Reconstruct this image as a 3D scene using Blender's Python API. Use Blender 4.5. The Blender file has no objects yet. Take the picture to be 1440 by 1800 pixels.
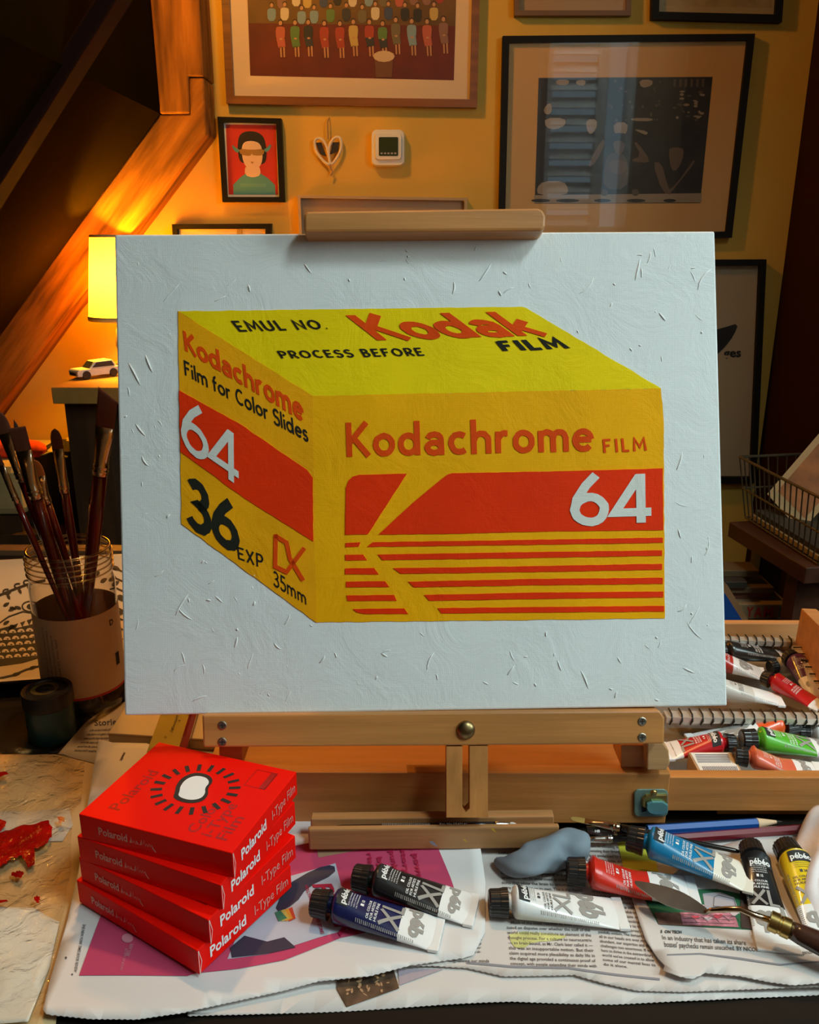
import bpy, bmesh, math, random
from mathutils import Vector, Matrix
random.seed(7)
col = bpy.context.scene.collection
# ------------------------------------------------------------------ camera
F = 1500.0; PITCH = math.radians(17.7); ROLL = math.radians(0.16)
CAM = Vector((0, 0, 1.22)); TZ = 0.75
fwd = Vector((0, math.cos(PITCH), -math.sin(PITCH))); r0 = Vector((1, 0, 0)); u0 = r0.cross(fwd)
RT = r0*math.cos(ROLL) + u0*math.sin(ROLL); UP = -r0*math.sin(ROLL) + u0*math.cos(ROLL)
def ray(px, py): return fwd + RT*((px-720)/F) - UP*((py-900)/F)
def onz(px, py, z=TZ): d = ray(px, py); return CAM + d*((z-CAM.z)/d.z)
def ony(px, py, y): d = ray(px, py); return CAM + d*(y/d.y)
def onp(px, py, p0, n): d = ray(px, py); return CAM + d*((p0-CAM).dot(n)/d.dot(n))
cd = bpy.data.cameras.new('camera'); cam = bpy.data.objects.new('camera', cd); col.objects.link(cam)
cd.sensor_fit = 'HORIZONTAL'; cd.sensor_width = 36; cd.lens = 36*F/1440; cd.clip_start = 0.02
M3 = Matrix((RT, UP, -fwd)).transposed(); cam.matrix_world = Matrix.Translation(CAM) @ M3.to_4x4()
bpy.context.scene.camera = cam
# ------------------------------------------------------------------ materials
def srgb(r, g, b):
    f = lambda c: (c/255)/12.92 if c/255 <= .04045 else (((c/255)+.055)/1.055)**2.4
    return (f(r), f(g), f(b), 1)
MC = {}
def mat(name, c, rough=.6, metal=0, spec=.5, var=0, vscale=40, bump=0, bscale=200, coat=0, stretch=(1,1,1), trans=0, sss=0, detail=6, wave=0, roty=0):
    if name in MC: return MC[name]
    m = bpy.data.materials.new(name); m.use_nodes = True; nt = m.node_tree; b = nt.nodes['Principled BSDF']
    b.inputs['Base Color'].default_value = c; b.inputs['Roughness'].default_value = rough
    b.inputs['Metallic'].default_value = metal; b.inputs['Specular IOR Level'].default_value = spec
    b.inputs['Coat Weight'].default_value = coat
    if trans: b.inputs['Transmission Weight'].default_value = trans
    tc = nt.nodes.new('ShaderNodeTexCoord'); mp = nt.nodes.new('ShaderNodeMapping'); mp.inputs['Scale'].default_value = stretch
    if roty:
        m0 = nt.nodes.new('ShaderNodeMapping'); m0.inputs['Rotation'].default_value = (0, math.radians(roty), 0); nt.links.new(tc.outputs['Object'], m0.inputs['Vector']); nt.links.new(m0.outputs[0], mp.inputs['Vector'])
    else: nt.links.new(tc.outputs['Object'], mp.inputs['Vector'])
    if var:
        n = nt.nodes.new('ShaderNodeTexNoise'); n.inputs['Scale'].default_value = vscale; n.inputs['Detail'].default_value = detail
        nt.links.new(mp.outputs[0], n.inputs['Vector'])
        r = nt.nodes.new('ShaderNodeMapRange'); r.inputs['From Min'].default_value = .3; r.inputs['From Max'].default_value = .7
        r.inputs['To Min'].default_value = 1-var; r.inputs['To Max'].default_value = 1+var*.6
        nt.links.new(n.outputs['Fac'], r.inputs['Value'])
        mx = nt.nodes.new('ShaderNodeVectorMath'); mx.operation = 'SCALE'; mx.inputs[0].default_value = c[:3]
        nt.links.new(r.outputs[0], mx.inputs['Scale']); nt.links.new(mx.outputs[0], b.inputs['Base Color'])
    if bump:
        n2 = nt.nodes.new('ShaderNodeTexNoise'); n2.inputs['Scale'].default_value = bscale; n2.inputs['Detail'].default_value = 4
        nt.links.new(mp.outputs[0], n2.inputs['Vector'])
        bp = nt.nodes.new('ShaderNodeBump'); bp.inputs['Strength'].default_value = bump; bp.inputs['Distance'].default_value = .002
        nt.links.new(n2.outputs['Fac'], bp.inputs['Height']); nt.links.new(bp.outputs[0], b.inputs['Normal'])
    MC[name] = m; return m
def wood(name, c, axis='x', rough=.5, var=.3, scale=60):
    st = {'x': (.06, 1, 1), 'y': (1, .06, 1), 'z': (1, 1, .06)}[axis]
    return mat(name, c, rough=rough, var=var, vscale=scale, bump=.15, bscale=scale*3, stretch=st, detail=8)
def canvas_mat(name, c, var=.06):
    # painted linen: weave + dried brush ridges, all as surface relief
    if name in MC: return MC[name]
    m = mat(name, c, rough=.62, var=var, vscale=14, spec=.12); nt = m.node_tree; b = nt.nodes['Principled BSDF']
    tc = nt.nodes.new('ShaderNodeTexCoord')
    w1 = nt.nodes.new('ShaderNodeTexWave'); w1.inputs['Scale'].default_value = 320; w1.bands_direction = 'X'; w1.inputs['Distortion'].default_value = 1.5
    w2 = nt.nodes.new('ShaderNodeTexWave'); w2.inputs['Scale'].default_value = 320; w2.bands_direction = 'Z'; w2.inputs['Distortion'].default_value = 1.5
    n1 = nt.nodes.new('ShaderNodeTexNoise'); n1.inputs['Scale'].default_value = 22; n1.inputs['Detail'].default_value = 9; n1.inputs['Roughness'].default_value = .65
    n1.inputs['Distortion'].default_value = 1.2
    for n in (w1, w2, n1): nt.links.new(tc.outputs['Object'], n.inputs['Vector'])
    a = nt.nodes.new('ShaderNodeMath'); a.operation = 'ADD'; nt.links.new(w1.outputs['Fac'], a.inputs[0]); nt.links.new(w2.outputs['Fac'], a.inputs[1])
    s = nt.nodes.new('ShaderNodeMath'); s.operation = 'MULTIPLY_ADD'; s.inputs[1].default_value = .06
    nt.links.new(a.outputs[0], s.inputs[0])
    k = nt.nodes.new('ShaderNodeMath'); k.operation = 'MULTIPLY'; k.inputs[1].default_value = 2.2
    nt.links.new(n1.outputs['Fac'], k.inputs[0]); nt.links.new(k.outputs[0], s.inputs[2])
    bp = nt.nodes.new('ShaderNodeBump'); bp.inputs['Strength'].default_value = .5; bp.inputs['Distance'].default_value = .0012
    nt.links.new(s.outputs[0], bp.inputs['Height']); nt.links.new(bp.outputs[0], b.inputs['Normal'])
    return m
def clear(name, tint=(1,1,1,1), refl=.5, rough=.05, ior=1.45, bump=0, bscale=60):
    if name in MC: return MC[name]
    m = bpy.data.materials.new(name); m.use_nodes = True; nt = m.node_tree; nt.nodes.clear()
    o = nt.nodes.new('ShaderNodeOutputMaterial'); t = nt.nodes.new('ShaderNodeBsdfTransparent'); g = nt.nodes.new('ShaderNodeBsdfGlossy')
    mx = nt.nodes.new('ShaderNodeMixShader'); lw = nt.nodes.new('ShaderNodeLayerWeight'); lw.inputs['Blend'].default_value = .5; pw = nt.nodes.new('ShaderNodeMath'); pw.operation = 'POWER'; pw.inputs[1].default_value = 4; nt.links.new(lw.outputs['Facing'], pw.inputs[0]); fr = nt.nodes.new('ShaderNodeMath'); fr.operation = 'MULTIPLY_ADD'; fr.inputs[1].default_value = .9; fr.inputs[2].default_value = .04; nt.links.new(pw.outputs[0], fr.inputs[0])
    t.inputs['Color'].default_value = tint; g.inputs['Roughness'].default_value = rough
    ml = nt.nodes.new('ShaderNodeMath'); ml.operation = 'MULTIPLY'; ml.inputs[1].default_value = refl
    nt.links.new(fr.outputs[0], ml.inputs[0]); nt.links.new(ml.outputs[0], mx.inputs[0]); nt.links.new(t.outputs[0], mx.inputs[1]); nt.links.new(g.outputs[0], mx.inputs[2])
    nt.links.new(mx.outputs[0], o.inputs[0])
    if bump:
        n = nt.nodes.new('ShaderNodeTexNoise'); n.inputs['Scale'].default_value = bscale; n.inputs['Detail'].default_value = 5; n.inputs['Distortion'].default_value = 1.5
        tc = nt.nodes.new('ShaderNodeTexCoord'); nt.links.new(tc.outputs['Object'], n.inputs['Vector'])
        bp = nt.nodes.new('ShaderNodeBump'); bp.inputs['Strength'].default_value = bump; bp.inputs['Distance'].default_value = .006
        nt.links.new(n.outputs['Fac'], bp.inputs['Height']); nt.links.new(bp.outputs[0], g.inputs['Normal']); nt.links.new(bp.outputs[0], lw.inputs['Normal'])
    MC[name] = m; return m
# ------------------------------------------------------------------ object helpers
class MB:
    def __init__(s): s.v = []; s.f = []; s.m = []
    def add(s, vs, fs, mi=0):
        o = len(s.v); s.v += [Vector(v) for v in vs]; s.f += [[i+o for i in f] for f in fs]; s.m += [mi]*len(fs); return s
    def quad(s, a, b, c, d, mi=0): return s.add([a, b, c, d], [[0, 1, 2, 3]], mi)
    def hexa(s, b, t, mi=0):   # bottom ring, top ring (same winding, ccw seen from top)
        n = len(b); fs = [list(range(n))[::-1], list(range(n, 2*n))] + [[i, (i+1) % n, (i+1) % n+n, i+n] for i in range(n)]
        return s.add(list(b)+list(t), fs, mi)
    def box(s, x0, x1, y0, y1, z0, z1, mi=0, M=None):
        b = [Vector(p) for p in ((x0,y0,z0),(x1,y0,z0),(x1,y1,z0),(x0,y1,z0))]; t = [Vector(p) for p in ((x0,y0,z1),(x1,y0,z1),(x1,y1,z1),(x0,y1,z1))]
        if M is not None: b = [M @ p for p in b]; t = [M @ p for p in t]
        return s.hexa(b, t, mi)
    def lathe(s, prof, M=None, n=32, mi=0, cap=True, sy=1):   # prof: (r, z)
        vs = []
        for r, z in prof:
            for k in range(n):
                a = 2*math.pi*k/n; vs.append(Vector((r*math.cos(a), r*math.sin(a)*(sy if not callable(sy) else sy(z)), z)))
        if M is not None: vs = [M @ v for v in vs]
        fs = []
        for i in range(len(prof)-1):
            for k in range(n): fs.append([i*n+k, i*n+(k+1) % n, (i+1)*n+(k+1) % n, (i+1)*n+k])
        if cap: fs.append(list(range(n))[::-1]); fs.append(list(range((len(prof)-1)*n, len(prof)*n)))
        return s.add(vs, fs, mi)
    def tube(s, pts, rad, n=10, mi=0, cap=True):
        pts = [Vector(p) for p in pts]; rad = rad if isinstance(rad, (list, tuple)) else [rad]*len(pts)
        vs = []; ref = None
        for i, p in enumerate(pts):
            d = (pts[min(i+1, len(pts)-1)]-pts[max(i-1, 0)]).normalized()
            if ref is None: ref = d.orthogonal().normalized()
            a = (ref-d*ref.dot(d)).normalized(); ref = a; b = d.cross(a)
            for k in range(n):
                t = 2*math.pi*k/n; vs.append(p+(a*math.cos(t)+b*math.sin(t))*rad[i])
        fs = [[i*n+k, i*n+(k+1) % n, (i+1)*n+(k+1) % n, (i+1)*n+k] for i in range(len(pts)-1) for k in range(n)]
        if cap: fs += [list(range(n))[::-1], list(range((len(pts)-1)*n, len(pts)*n))]
        return s.add(vs, fs, mi)
    def build(s, name, m, parent=None, local=False, smooth=False, bevel=0, solid=0, sub=0, auto=None):
        org = Vector((0, 0, 0))
        if parent is not None and not local:
            p = parent
            while p: org += p.location; p = p.parent
        me = bpy.data.meshes.new(name); me.from_pydata([tuple(v-org) for v in s.v], [], s.f)
        ms = m if isinstance(m, (list, tuple)) else [m]
        for q in ms: me.materials.append(q)
        for p, i in zip(me.polygons, s.m): p.material_index = i; p.use_smooth = smooth
        me.validate(); me.update()
        o = bpy.data.objects.new(name, me); col.objects.link(o)
        if parent is not None: o.parent = parent
        if auto:
            bm = bmesh.new(); bm.from_mesh(me); bmesh.ops.remove_doubles(bm, verts=bm.verts, dist=1e-6); bmesh.ops.recalc_face_normals(bm, faces=bm.faces)
            for e in bm.edges:
                if len(e.link_faces) == 2 and e.calc_face_angle(0) > math.radians(auto): e.smooth = False
            bm.to_mesh(me); bm.free()
            for p in me.polygons: p.use_smooth = True
        if bevel:
            b = o.modifiers.new('bevel', 'BEVEL'); b.width = bevel; b.segments = 2; b.limit_method = 'ANGLE'; b.angle_limit = math.radians(40)
        if sub:
            b = o.modifiers.new('sub', 'SUBSURF'); b.levels = sub; b.render_levels = sub
        if solid:
            b = o.modifiers.new('solid', 'SOLIDIFY'); b.thickness = solid; b.offset = -1
        return o
def thing(name, label, cat, loc=(0, 0, 0), rz=0, group=None):
    o = bpy.data.objects.new(name, None); col.objects.link(o); o.location = loc; o.rotation_euler = (0, 0, rz); o.empty_display_size = .02
    o['label'] = label; o['category'] = cat
    if group: o['group'] = group
    return o
def tag(o, label, cat, group=None):
    o['label'] = label; o['category'] = cat
    if group: o['group'] = group
    return o
def struct(o): o['kind'] = 'structure'; return o
# ------------------------------------------------------------------ flat marks: painted letters, print, text
def arc(cx, cy, rx, ry, a0, a1, n=14):
    return [(cx+rx*math.cos(math.radians(a0+(a1-a0)*i/n)), cy+ry*math.sin(math.radians(a0+(a1-a0)*i/n))) for i in range(n+1)]
G = {
 'K': (.74, [[(.1,0),(.1,1)], [(.64,1),(.13,.42)], [(.24,.54),(.68,0)]]),
 'o': (.68, [arc(.34,.33,.25,.26,0,360,20)]), 'd': (.72, [arc(.33,.33,.24,.26,0,360,20), [(.6,0),(.6,1)]]),
 'a': (.66, [arc(.31,.21,.21,.15,0,360,16), arc(.32,.42,.21,.18,160,0)+[(.53,0)]]),
 'c': (.6, [arc(.34,.33,.25,.26,48,312)]), 'h': (.66, [[(.1,0),(.1,1)], arc(.33,.37,.22,.22,180,0)+[(.55,0)]]),
 'r': (.46, [[(.1,0),(.1,.64)], arc(.32,.36,.22,.23,180,70)]),
 'm': (.98, [[(.1,0),(.1,.64)], arc(.29,.4,.19,.19,180,0)+[(.48,0)], arc(.67,.4,.19,.19,180,0)+[(.86,0)]]),
 'e': (.66, [[(.1,.35),(.57,.35)], arc(.34,.33,.25,.26,5,318)]), 'F': (.58, [[(.1,0),(.1,1)], [(.1,.93),(.54,.93)], [(.1,.52),(.46,.52)]]),
 'i': (.22, [[(.11,0),(.11,.62)], [(.11,.78),(.11,.92)]]), 'l': (.22, [[(.11,0),(.11,1)]]),
 'f': (.42, [[(.17,0),(.17,.75)]+arc(.33,.75,.16,.2,180,80), [(.02,.6),(.38,.6)]]),
 'C': (.74, [arc(.42,.5,.33,.43,50,310)]), 'S': (.6, [arc(.3,.72,.2,.21,20,270)+arc(.3,.27,.23,.24,90,-160)]),
 's': (.5, [arc(.25,.47,.15,.14,20,270)+arc(.25,.19,.17,.14,90,-160)]),
 '6': (.72, [arc(.36,.3,.27,.25,0,360,22), [(.5,1),(.3,.78),(.14,.52),(.1,.34)]]),
 '4': (.76, [[(.72,.22),(.05,.22),(.50,.95)], [(.53,0),(.53,1)]]), '3': (.64, [arc(.28,.72,.21,.21,150,-90)+arc(.28,.27,.26,.24,90,-150)]),
 'E': (.6, [[(.55,.93),(.1,.93),(.1,.07),(.56,.07)], [(.1,.5),(.48,.5)]]), 'M': (.92, [[(.08,0),(.14,.96),(.45,.3),(.76,.96),(.84,0)]]),
 'U': (.74, [[(.1,1),(.1,.35)]+arc(.36,.33,.26,.27,180,360)+[(.62,1)]]), 'L': (.54, [[(.1,1),(.1,.07),(.5,.07)]]),
 'N': (.76, [[(.1,0),(.1,.95),(.64,.08),(.64,1)]]), 'O': (.84, [arc(.42,.5,.33,.42,0,360,22)]), '.': (.22, [[(.08,.06),(.16,.06)]]),
 'P': (.62, [[(.1,0),(.1,.95),(.3,.95)]+arc(.3,.7,.24,.25,90,-90)+[(.1,.45)]]),
 'R': (.64, [[(.1,0),(.1,.95),(.3,.95)]+arc(.3,.7,.22,.25,90,-90)+[(.12,.45)], [(.28,.45),(.6,0)]]),
 'B': (.64, [[(.1,.5),(.1,.95),(.28,.95)]+arc(.28,.74,.2,.21,90,-90)+[(.1,.53)], [(.1,.53),(.1,.05),(.3,.05)]+arc(.3,.28,.25,.23,-90,90)+[(.1,.51)]]),
 'X': (.66, [[(.06,0),(.6,1)], [(.06,1),(.6,0)]]), '5': (.62, [[(.54,.95),(.16,.95),(.12,.58)]+arc(.28,.3,.27,.27,100,-150)]),
 'k': (.62, [[(.1,0),(.1,1)], [(.52,.62),(.13,.25)], [(.24,.36),(.58,0)]]), 'x': (.5, [[(.05,0),(.45,.6)], [(.05,.6),(.45,0)]]),
 ' ': (.34, []), 'I': (.22, [[(.11,0),(.11,1)]]),
}
def stroke(pts, w, closed=False):
    n = len(pts); P = [Vector((p[0], p[1])) for p in pts]
    L = []; R = []
    for i in range(n):
        a = P[i-1] if i > 0 else (P[-2] if closed else None); b = P[i+1] if i < n-1 else (P[1] if closed else None)
        d1 = (P[i]-a).normalized() if a is not None else None; d2 = (b-P[i]).normalized() if b is not None else None
        if d1 is None: d1 = d2
        if d2 is None: d2 = d1
        t = (d1+d2); t = t.normalized() if t.length > 1e-4 else d1
        nn = Vector((-t.y, t.x)); k = max(.5, nn.dot(Vector((-d1.y, d1.x)))); h = w/2/k
        L.append(P[i]+nn*h); R.append(P[i]-nn*h)
    vs = L+R; fs = [[i, i+n, i+1+n, i+1] for i in range(n-1)]
    return vs, fs
def painted(mb, text, quad, surf, w=.17, gap=.07, mi=0, jit=.008, eps=0):
    # quad TL,TR,BR,BL in picture pixels; surf(px,py,eps)->world
    tot = sum(G[c][0] for c in text)+gap*(len(text)-1); x = 0
    for c in text:
        W, sts = G[c]
        for k, st in enumerate(sts):
            pts = [(p[0]+random.uniform(-jit, jit), p[1]+random.uniform(-jit, jit)) for p in st]
            closed = len(st) > 4 and abs(st[0][0]-st[-1][0])+abs(st[0][1]-st[-1][1]) < 1e-3
            if closed: pts[-1] = pts[0]
            vs, fs = stroke(pts, w, closed)
            out = []
            for v in vs: 
                u = (x+v.x)/tot; t = 1-v.y
                q = bil(quad, u, t); out.append(surf(q[0], q[1], eps+k*.00003))
            mb.add(out, fs, mi)
        x += W+gap
def bil(q, u, v):  # TL TR BR BL ; v down
    a = [q[0][i]+(q[1][i]-q[0][i])*u for i in (0, 1)]; b = [q[3][i]+(q[2][i]-q[3][i])*u for i in (0, 1)]
    return (a[0]+(b[0]-a[0])*v, a[1]+(b[1]-a[1])*v)
TC = {}
def textmesh(t, bold=0, shear=0, res=2):
    k = (t, bold, shear, res)
    if k in TC: return TC[k]
    cu = bpy.data.curves.new('t', 'FONT'); cu.body = t; cu.size = 1; cu.resolution_u = res; cu.offset = bold; cu.shear = shear
    o = bpy.data.objects.new('t', cu); col.objects.link(o); dg = bpy.context.evaluated_depsgraph_get(); dg.update()
    me = bpy.data.meshes.new_from_object(o.evaluated_get(dg)); vs = [(v.co.x, v.co.y) for v in me.vertices]; fs = [list(p.vertices) for p in me.polygons]
    bpy.data.objects.remove(o); bpy.data.curves.remove(cu); bpy.data.meshes.remove(me)
    x0 = min(v[0] for v in vs); x1 = max(v[0] for v in vs)
    vs = [((v[0]-x0)/(x1-x0), v[1]/.73) for v in vs]; TC[k] = (vs, fs, (x1-x0)/.73); return TC[k]
def printed(mb, t, fn, bold=0, shear=0, mi=0, res=2):   # fn(u, v): u 0..1 along text, v: 0 baseline 1 cap height
    vs, fs, asp = textmesh(t, bold, shear, res); mb.add([fn(x, y) for x, y in vs], fs, mi); return asp
def clipgrid(poly, d=.012, key=None):  # poly: list of (x,y) world -> verts, faces cut on a grid
    bm = bmesh.new(); f = bm.faces.new([bm.verts.new((p[0], p[1], 0)) for p in poly])
    xs = [p[0] for p in poly]; ys = [p[1] for p in poly]
    for ax, lo, hi in ((0, min(xs), max(xs)), (1, min(ys), max(ys))):
        k = math.ceil(lo/d)
        while k*d < hi:
            co = Vector((0, 0, 0)); no = Vector((0, 0, 0)); co[ax] = k*d+1e-5; no[ax] = 1
            bmesh.ops.bisect_plane(bm, geom=bm.verts[:]+bm.edges[:]+bm.faces[:], plane_co=co, plane_no=no, dist=1e-6); k += 1
    if f.is_valid and f.normal.z < 0 or (bm.faces[:] and bm.faces[:][0].normal.z < 0): bmesh.ops.reverse_faces(bm, faces=bm.faces[:])
    bm.normal_update(); bm.verts.index_update(); vs = [v.co.copy() for v in bm.verts]; fs = [[v.index for v in f.verts] for f in bm.faces]; bm.free()
    return vs, fs
def resample(pts, step):
    out = []
    for i in range(len(pts)-1):
        a = Vector(pts[i]); b = Vector(pts[i+1]); n = max(1, int((b-a).length/step))
        out += [tuple(a+(b-a)*j/n) for j in range(n)]
    out.append(pts[-1]); return out
def smoothpoly(pts, it=2):  # chaikin on closed loop
    for _ in range(it):
        q = []
        for i in range(len(pts)):
            a = pts[i]; b = pts[(i+1) % len(pts)]
            q += [tuple(a[k]*.75+b[k]*.25 for k in range(len(a))), tuple(a[k]*.25+b[k]*.75 for k in range(len(a)))]
        pts = q
    return pts
# ------------------------------------------------------------------ palette
white_paint = canvas_mat('white_paint', (.80, .82, .81, 1), .03)
M_beech = wood('beech_wood', (.53, .215, .055, 1), 'x', .45, .22, 90)
M_beech_z = wood('beech_wood_upright', (.53, .215, .055, 1), 'z', .45, .22, 90)
M_beech_y = wood('beech_wood_deep', (.53, .215, .055, 1), 'y', .45, .22, 90)
M_beech_edge = wood('beech_rim', (.56, .31, .13, 1), 'x', .5, .15, 90)
M_table = mat('dark_table_wood', (.014, .0085, .005, 1), rough=.7, spec=.15, var=.5, vscale=30, bump=.2, bscale=90, stretch=(.06, 1, 1), detail=8)
M_beam = mat('old_oak', (.37, .125, .012, 1), rough=.75, var=.75, vscale=34, bump=1, bscale=60, stretch=(1, 1, .12), detail=10, spec=.2)
M_beam2 = mat('old_oak_brace', (.37, .125, .012, 1), rough=.75, var=.75, vscale=34, bump=1, bscale=60, stretch=(1, 1, .12), detail=10, spec=.2, roty=-40)
M_brass = mat('brass', (.55, .40, .14, 1), rough=.3, metal=1)
M_steel = mat('steel', (.62, .60, .56, 1), rough=.25, metal=1)
M_darksteel = mat('aged_screw', (.35, .32, .25, 1), rough=.4, metal=1)
M_black = mat('black_plastic', (.012, .012, .013, 1), rough=.35)
M_ink = mat('black_ink', (.015, .014, .014, 1), rough=.7)
M_white = mat('white_enamel', (.80, .80, .80, 1), rough=.35)
M_grey = mat('grey_print', (.33, .31, .29, 1), rough=.4)
# ================================================================== ROOM
WY = 2.15
M_wall = mat('warm_plaster', (.70, .41, .065, 1), rough=.85, var=.05, vscale=6, bump=.15, bscale=120)
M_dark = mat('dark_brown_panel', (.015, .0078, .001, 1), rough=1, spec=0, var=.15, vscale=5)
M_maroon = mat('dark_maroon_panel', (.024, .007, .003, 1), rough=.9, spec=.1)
M_floor = wood('floor_boards', (.06, .03, .015, 1), 'y', .5, .4, 14)
M_ceil = mat('ceiling_plaster', (.25, .16, .08, 1), rough=.9)
K = ony(281, 200, 2.05); Lw = ony(0, 590, 2.05)
sl = (Lw-K); foot = K+sl*((0-K.z)/sl.z)
CZ = 2.65
struct(MB().box(foot.x-.1, 2.0, WY, WY+.1, -.02, CZ).build('wall_back', M_wall))
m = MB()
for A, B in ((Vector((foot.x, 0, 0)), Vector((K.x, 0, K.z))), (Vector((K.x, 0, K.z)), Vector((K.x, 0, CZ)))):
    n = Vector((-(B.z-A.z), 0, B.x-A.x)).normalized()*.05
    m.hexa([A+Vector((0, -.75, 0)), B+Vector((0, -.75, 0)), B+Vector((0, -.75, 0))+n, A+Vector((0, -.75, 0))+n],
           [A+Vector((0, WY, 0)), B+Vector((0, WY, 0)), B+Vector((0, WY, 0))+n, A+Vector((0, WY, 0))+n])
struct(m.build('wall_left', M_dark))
struct(MB().box(foot.x-.1, 2.0, -.75, WY, -.05, 0).build('floor', M_floor))
RX0, RX1, RY0, RY1 = .72, 1.36, -.58, .16; RZ = CZ+.38
struct(MB().box(foot.x-.1, RX0, -.75, WY, CZ, CZ+.05).box(RX1, 2.0, -.75, WY, CZ, CZ+.05).box(RX0, RX1, -.75, RY0, CZ, CZ+.05).box(RX0, RX1, RY1, WY, CZ, CZ+.05).build('ceiling', M_ceil))
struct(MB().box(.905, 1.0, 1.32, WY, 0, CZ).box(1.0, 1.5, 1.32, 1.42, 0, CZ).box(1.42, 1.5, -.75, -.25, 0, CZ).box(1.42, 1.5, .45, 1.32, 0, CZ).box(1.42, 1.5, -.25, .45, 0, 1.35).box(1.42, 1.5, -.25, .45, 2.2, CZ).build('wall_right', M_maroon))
# front wall behind the camera, with a shuttered window opening
W0, W1, Z0, Z1 = .66, 1.16, 1.25, 2.30; FY = -.6
mm = MB().box(foot.x-.1, W0, FY-.1, FY, 0, CZ).box(W1, 2.0, FY-.1, FY, 0, CZ).box(W0, W1, FY-.1, FY, 0, Z0).box(W0, W1, FY-.1, FY, Z1, CZ)
struct(mm.build('wall_front', mat('brown_plaster', (.22, .13, .06, 1), rough=.9)))
mw = MB(); t = .04
mw.box(W0, W0+t, FY-.08, FY+.01, Z0, Z1).box(W1-t, W1, FY-.08, FY+.01, Z0, Z1).box(W0, W1, FY-.08, FY+.01, Z1-t, Z1).box(W0, W1, FY-.08, FY+.01, Z0, Z0+t)
mw.box(.985, 1.02, FY-.07, FY, Z0, Z1)
M_wf = mat('window_frame_paint', (.6, .6, .58, 1), rough=.5)
wo = struct(mw.build('window_1', M_wf))
struct(MB().box(1.40, 1.52, -.25, -.21, 1.35, 2.2).box(1.40, 1.52, .41, .45, 1.35, 2.2).box(1.40, 1.52, -.25, .45, 1.35, 1.39).box(1.40, 1.52, -.25, .45, 2.16, 2.2).box(1.43, 1.47, .085, .115, 1.35, 2.2).build('window_3', M_wf))
struct(MB().box(RX0, RX0+.03, RY0, RY1, CZ-.01, CZ+.06).box(RX1-.03, RX1, RY0, RY1, CZ-.01, CZ+.06).box(RX0, RX1, RY0, RY0+.03, CZ-.01, CZ+.06).box(RX0, RX1, RY1-.03, RY1, CZ-.01, CZ+.06).build('window_2', M_wf))
struct(MB().box(RX0-.03, RX0, RY0, RY1, CZ+.05, RZ).box(RX1, RX1+.03, RY0, RY1, CZ+.05, RZ).box(RX0-.03, RX1+.03, RY0-.03, RY0, CZ+.05, RZ).box(RX0-.03, RX1+.03, RY1, RY1+.03, CZ+.05, RZ).build('light_baffle', M_maroon))  # unseen shaft added above the ceiling to keep roof daylight off the back wall
ms = MB()
for k in range(12):
    z = Z0+.07+k*.082
    ms.box(.72, .96, -.004, .004, -.032, .032, M=Matrix.Translation((0, FY+.03, z)) @ Matrix.Rotation(math.radians(35), 4, 'X'))
ms.box(.70, .725, FY+.01, FY+.05, Z0, Z1).box(.955, .98, FY+.01, FY+.05, Z0, Z1)
so = ms.build('window_shutter', M_wf, wo); 
# timber posts and braces on the gable
def prism(pxs, yf, yb, name, m, back_same=True):
    f = [ony(p[0], p[1], yf) for p in pxs]; b = [Vector((v.x, yb, v.z)) for v in f]
    mb = MB(); n = len(f); mb.add(f+b, [list(range(n)), list(range(n, 2*n))[::-1]]+[[i, i+n, (i+1) % n+n, (i+1) % n] for i in range(n)])
    o = mb.build(name, m, bevel=.004); return o
struct(prism([(254, -120), (281, 200), (334, 199), (331, 134), (358, 134), (350, 0), (341, -120)], 2.045, WY, 'trim_1', M_beam))
struct(prism([(281, 201), (334, 200), (332, 136), (358, 136), (363, 235), (298, 322), (233, 408), (118, 551), (0, 712), (-120, 876), (-120, 748), (0, 588), (134, 400)], 2.05, WY, 'trim_2', M_beam2))
struct(prism([(163, 0), (228, -100), (268, -100), (203, 0), (95, 172), (0, 323), (-40, 388), (-40, 322), (0, 258)], 1.50, 1.56, 'trim_3', M_maroon))
# ================================================================== WALL ART
def inset(q, f):   # f: fractions l,t,r,b of quad
    l, t_, r, b = f; return [bil(q, l, t_), bil(q, 1-r, t_), bil(q, 1-r, 1-b), bil(q, l, 1-b)]
def wall_frame(label, quad, bw, fm, mm_, printq=None, pm=None, depth=.02, cat='picture frame', glass=True, name='picture_frame', prof=0):
    # bw: border px
    YF = WY-depth; c = [ony(*p, YF) for p in quad]
    bx = sum((p for p in c), Vector())/4; t = thing(name, label, cat, (bx.x, WY, min(p.z for p in c)))
    wpx = math.dist(quad[0], quad[1]); hpx = math.dist(quad[0], quad[3])
    iq = inset(quad, (bw/wpx, bw/hpx, bw/wpx, bw/hpx)); i = [ony(*p, YF) for p in iq]; i2 = [Vector((v.x, WY-depth*.45, v.z)) for v in i]; bk = [Vector((v.x, WY-.001, v.z)) for v in c]
    mb = MB()
    for k in range(4):
        j = (k+1) % 4
        mb.quad(c[k], c[j], i[j], i[k]); mb.quad(bk[k], bk[j], c[j], c[k]); mb.quad(i[k], i[j], i2[j], i2[k])
    mb.quad(*bk[::-1])
    mb.build('frame', fm, t)
    g = [Vector((v.x, WY-depth*.5, v.z)) for v in i]; MB().quad(*[Vector((v.x, WY-depth*.48, v.z)) for v in i]).build('mat_board', mm_, t)
    def surf(px, py, e=0): v = ony(px, py, WY-depth*.5-e); return v
    if printq: MB().quad(*[surf(*p) for p in printq]).build('print', pm, t)
    if glass: MB().quad(*[Vector((v.x, WY-depth*.85, v.z)) for v in i]).build('glass', clear('picture_glass', refl=.95, rough=.02, ior=1.5), t)
    return t, surf
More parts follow.
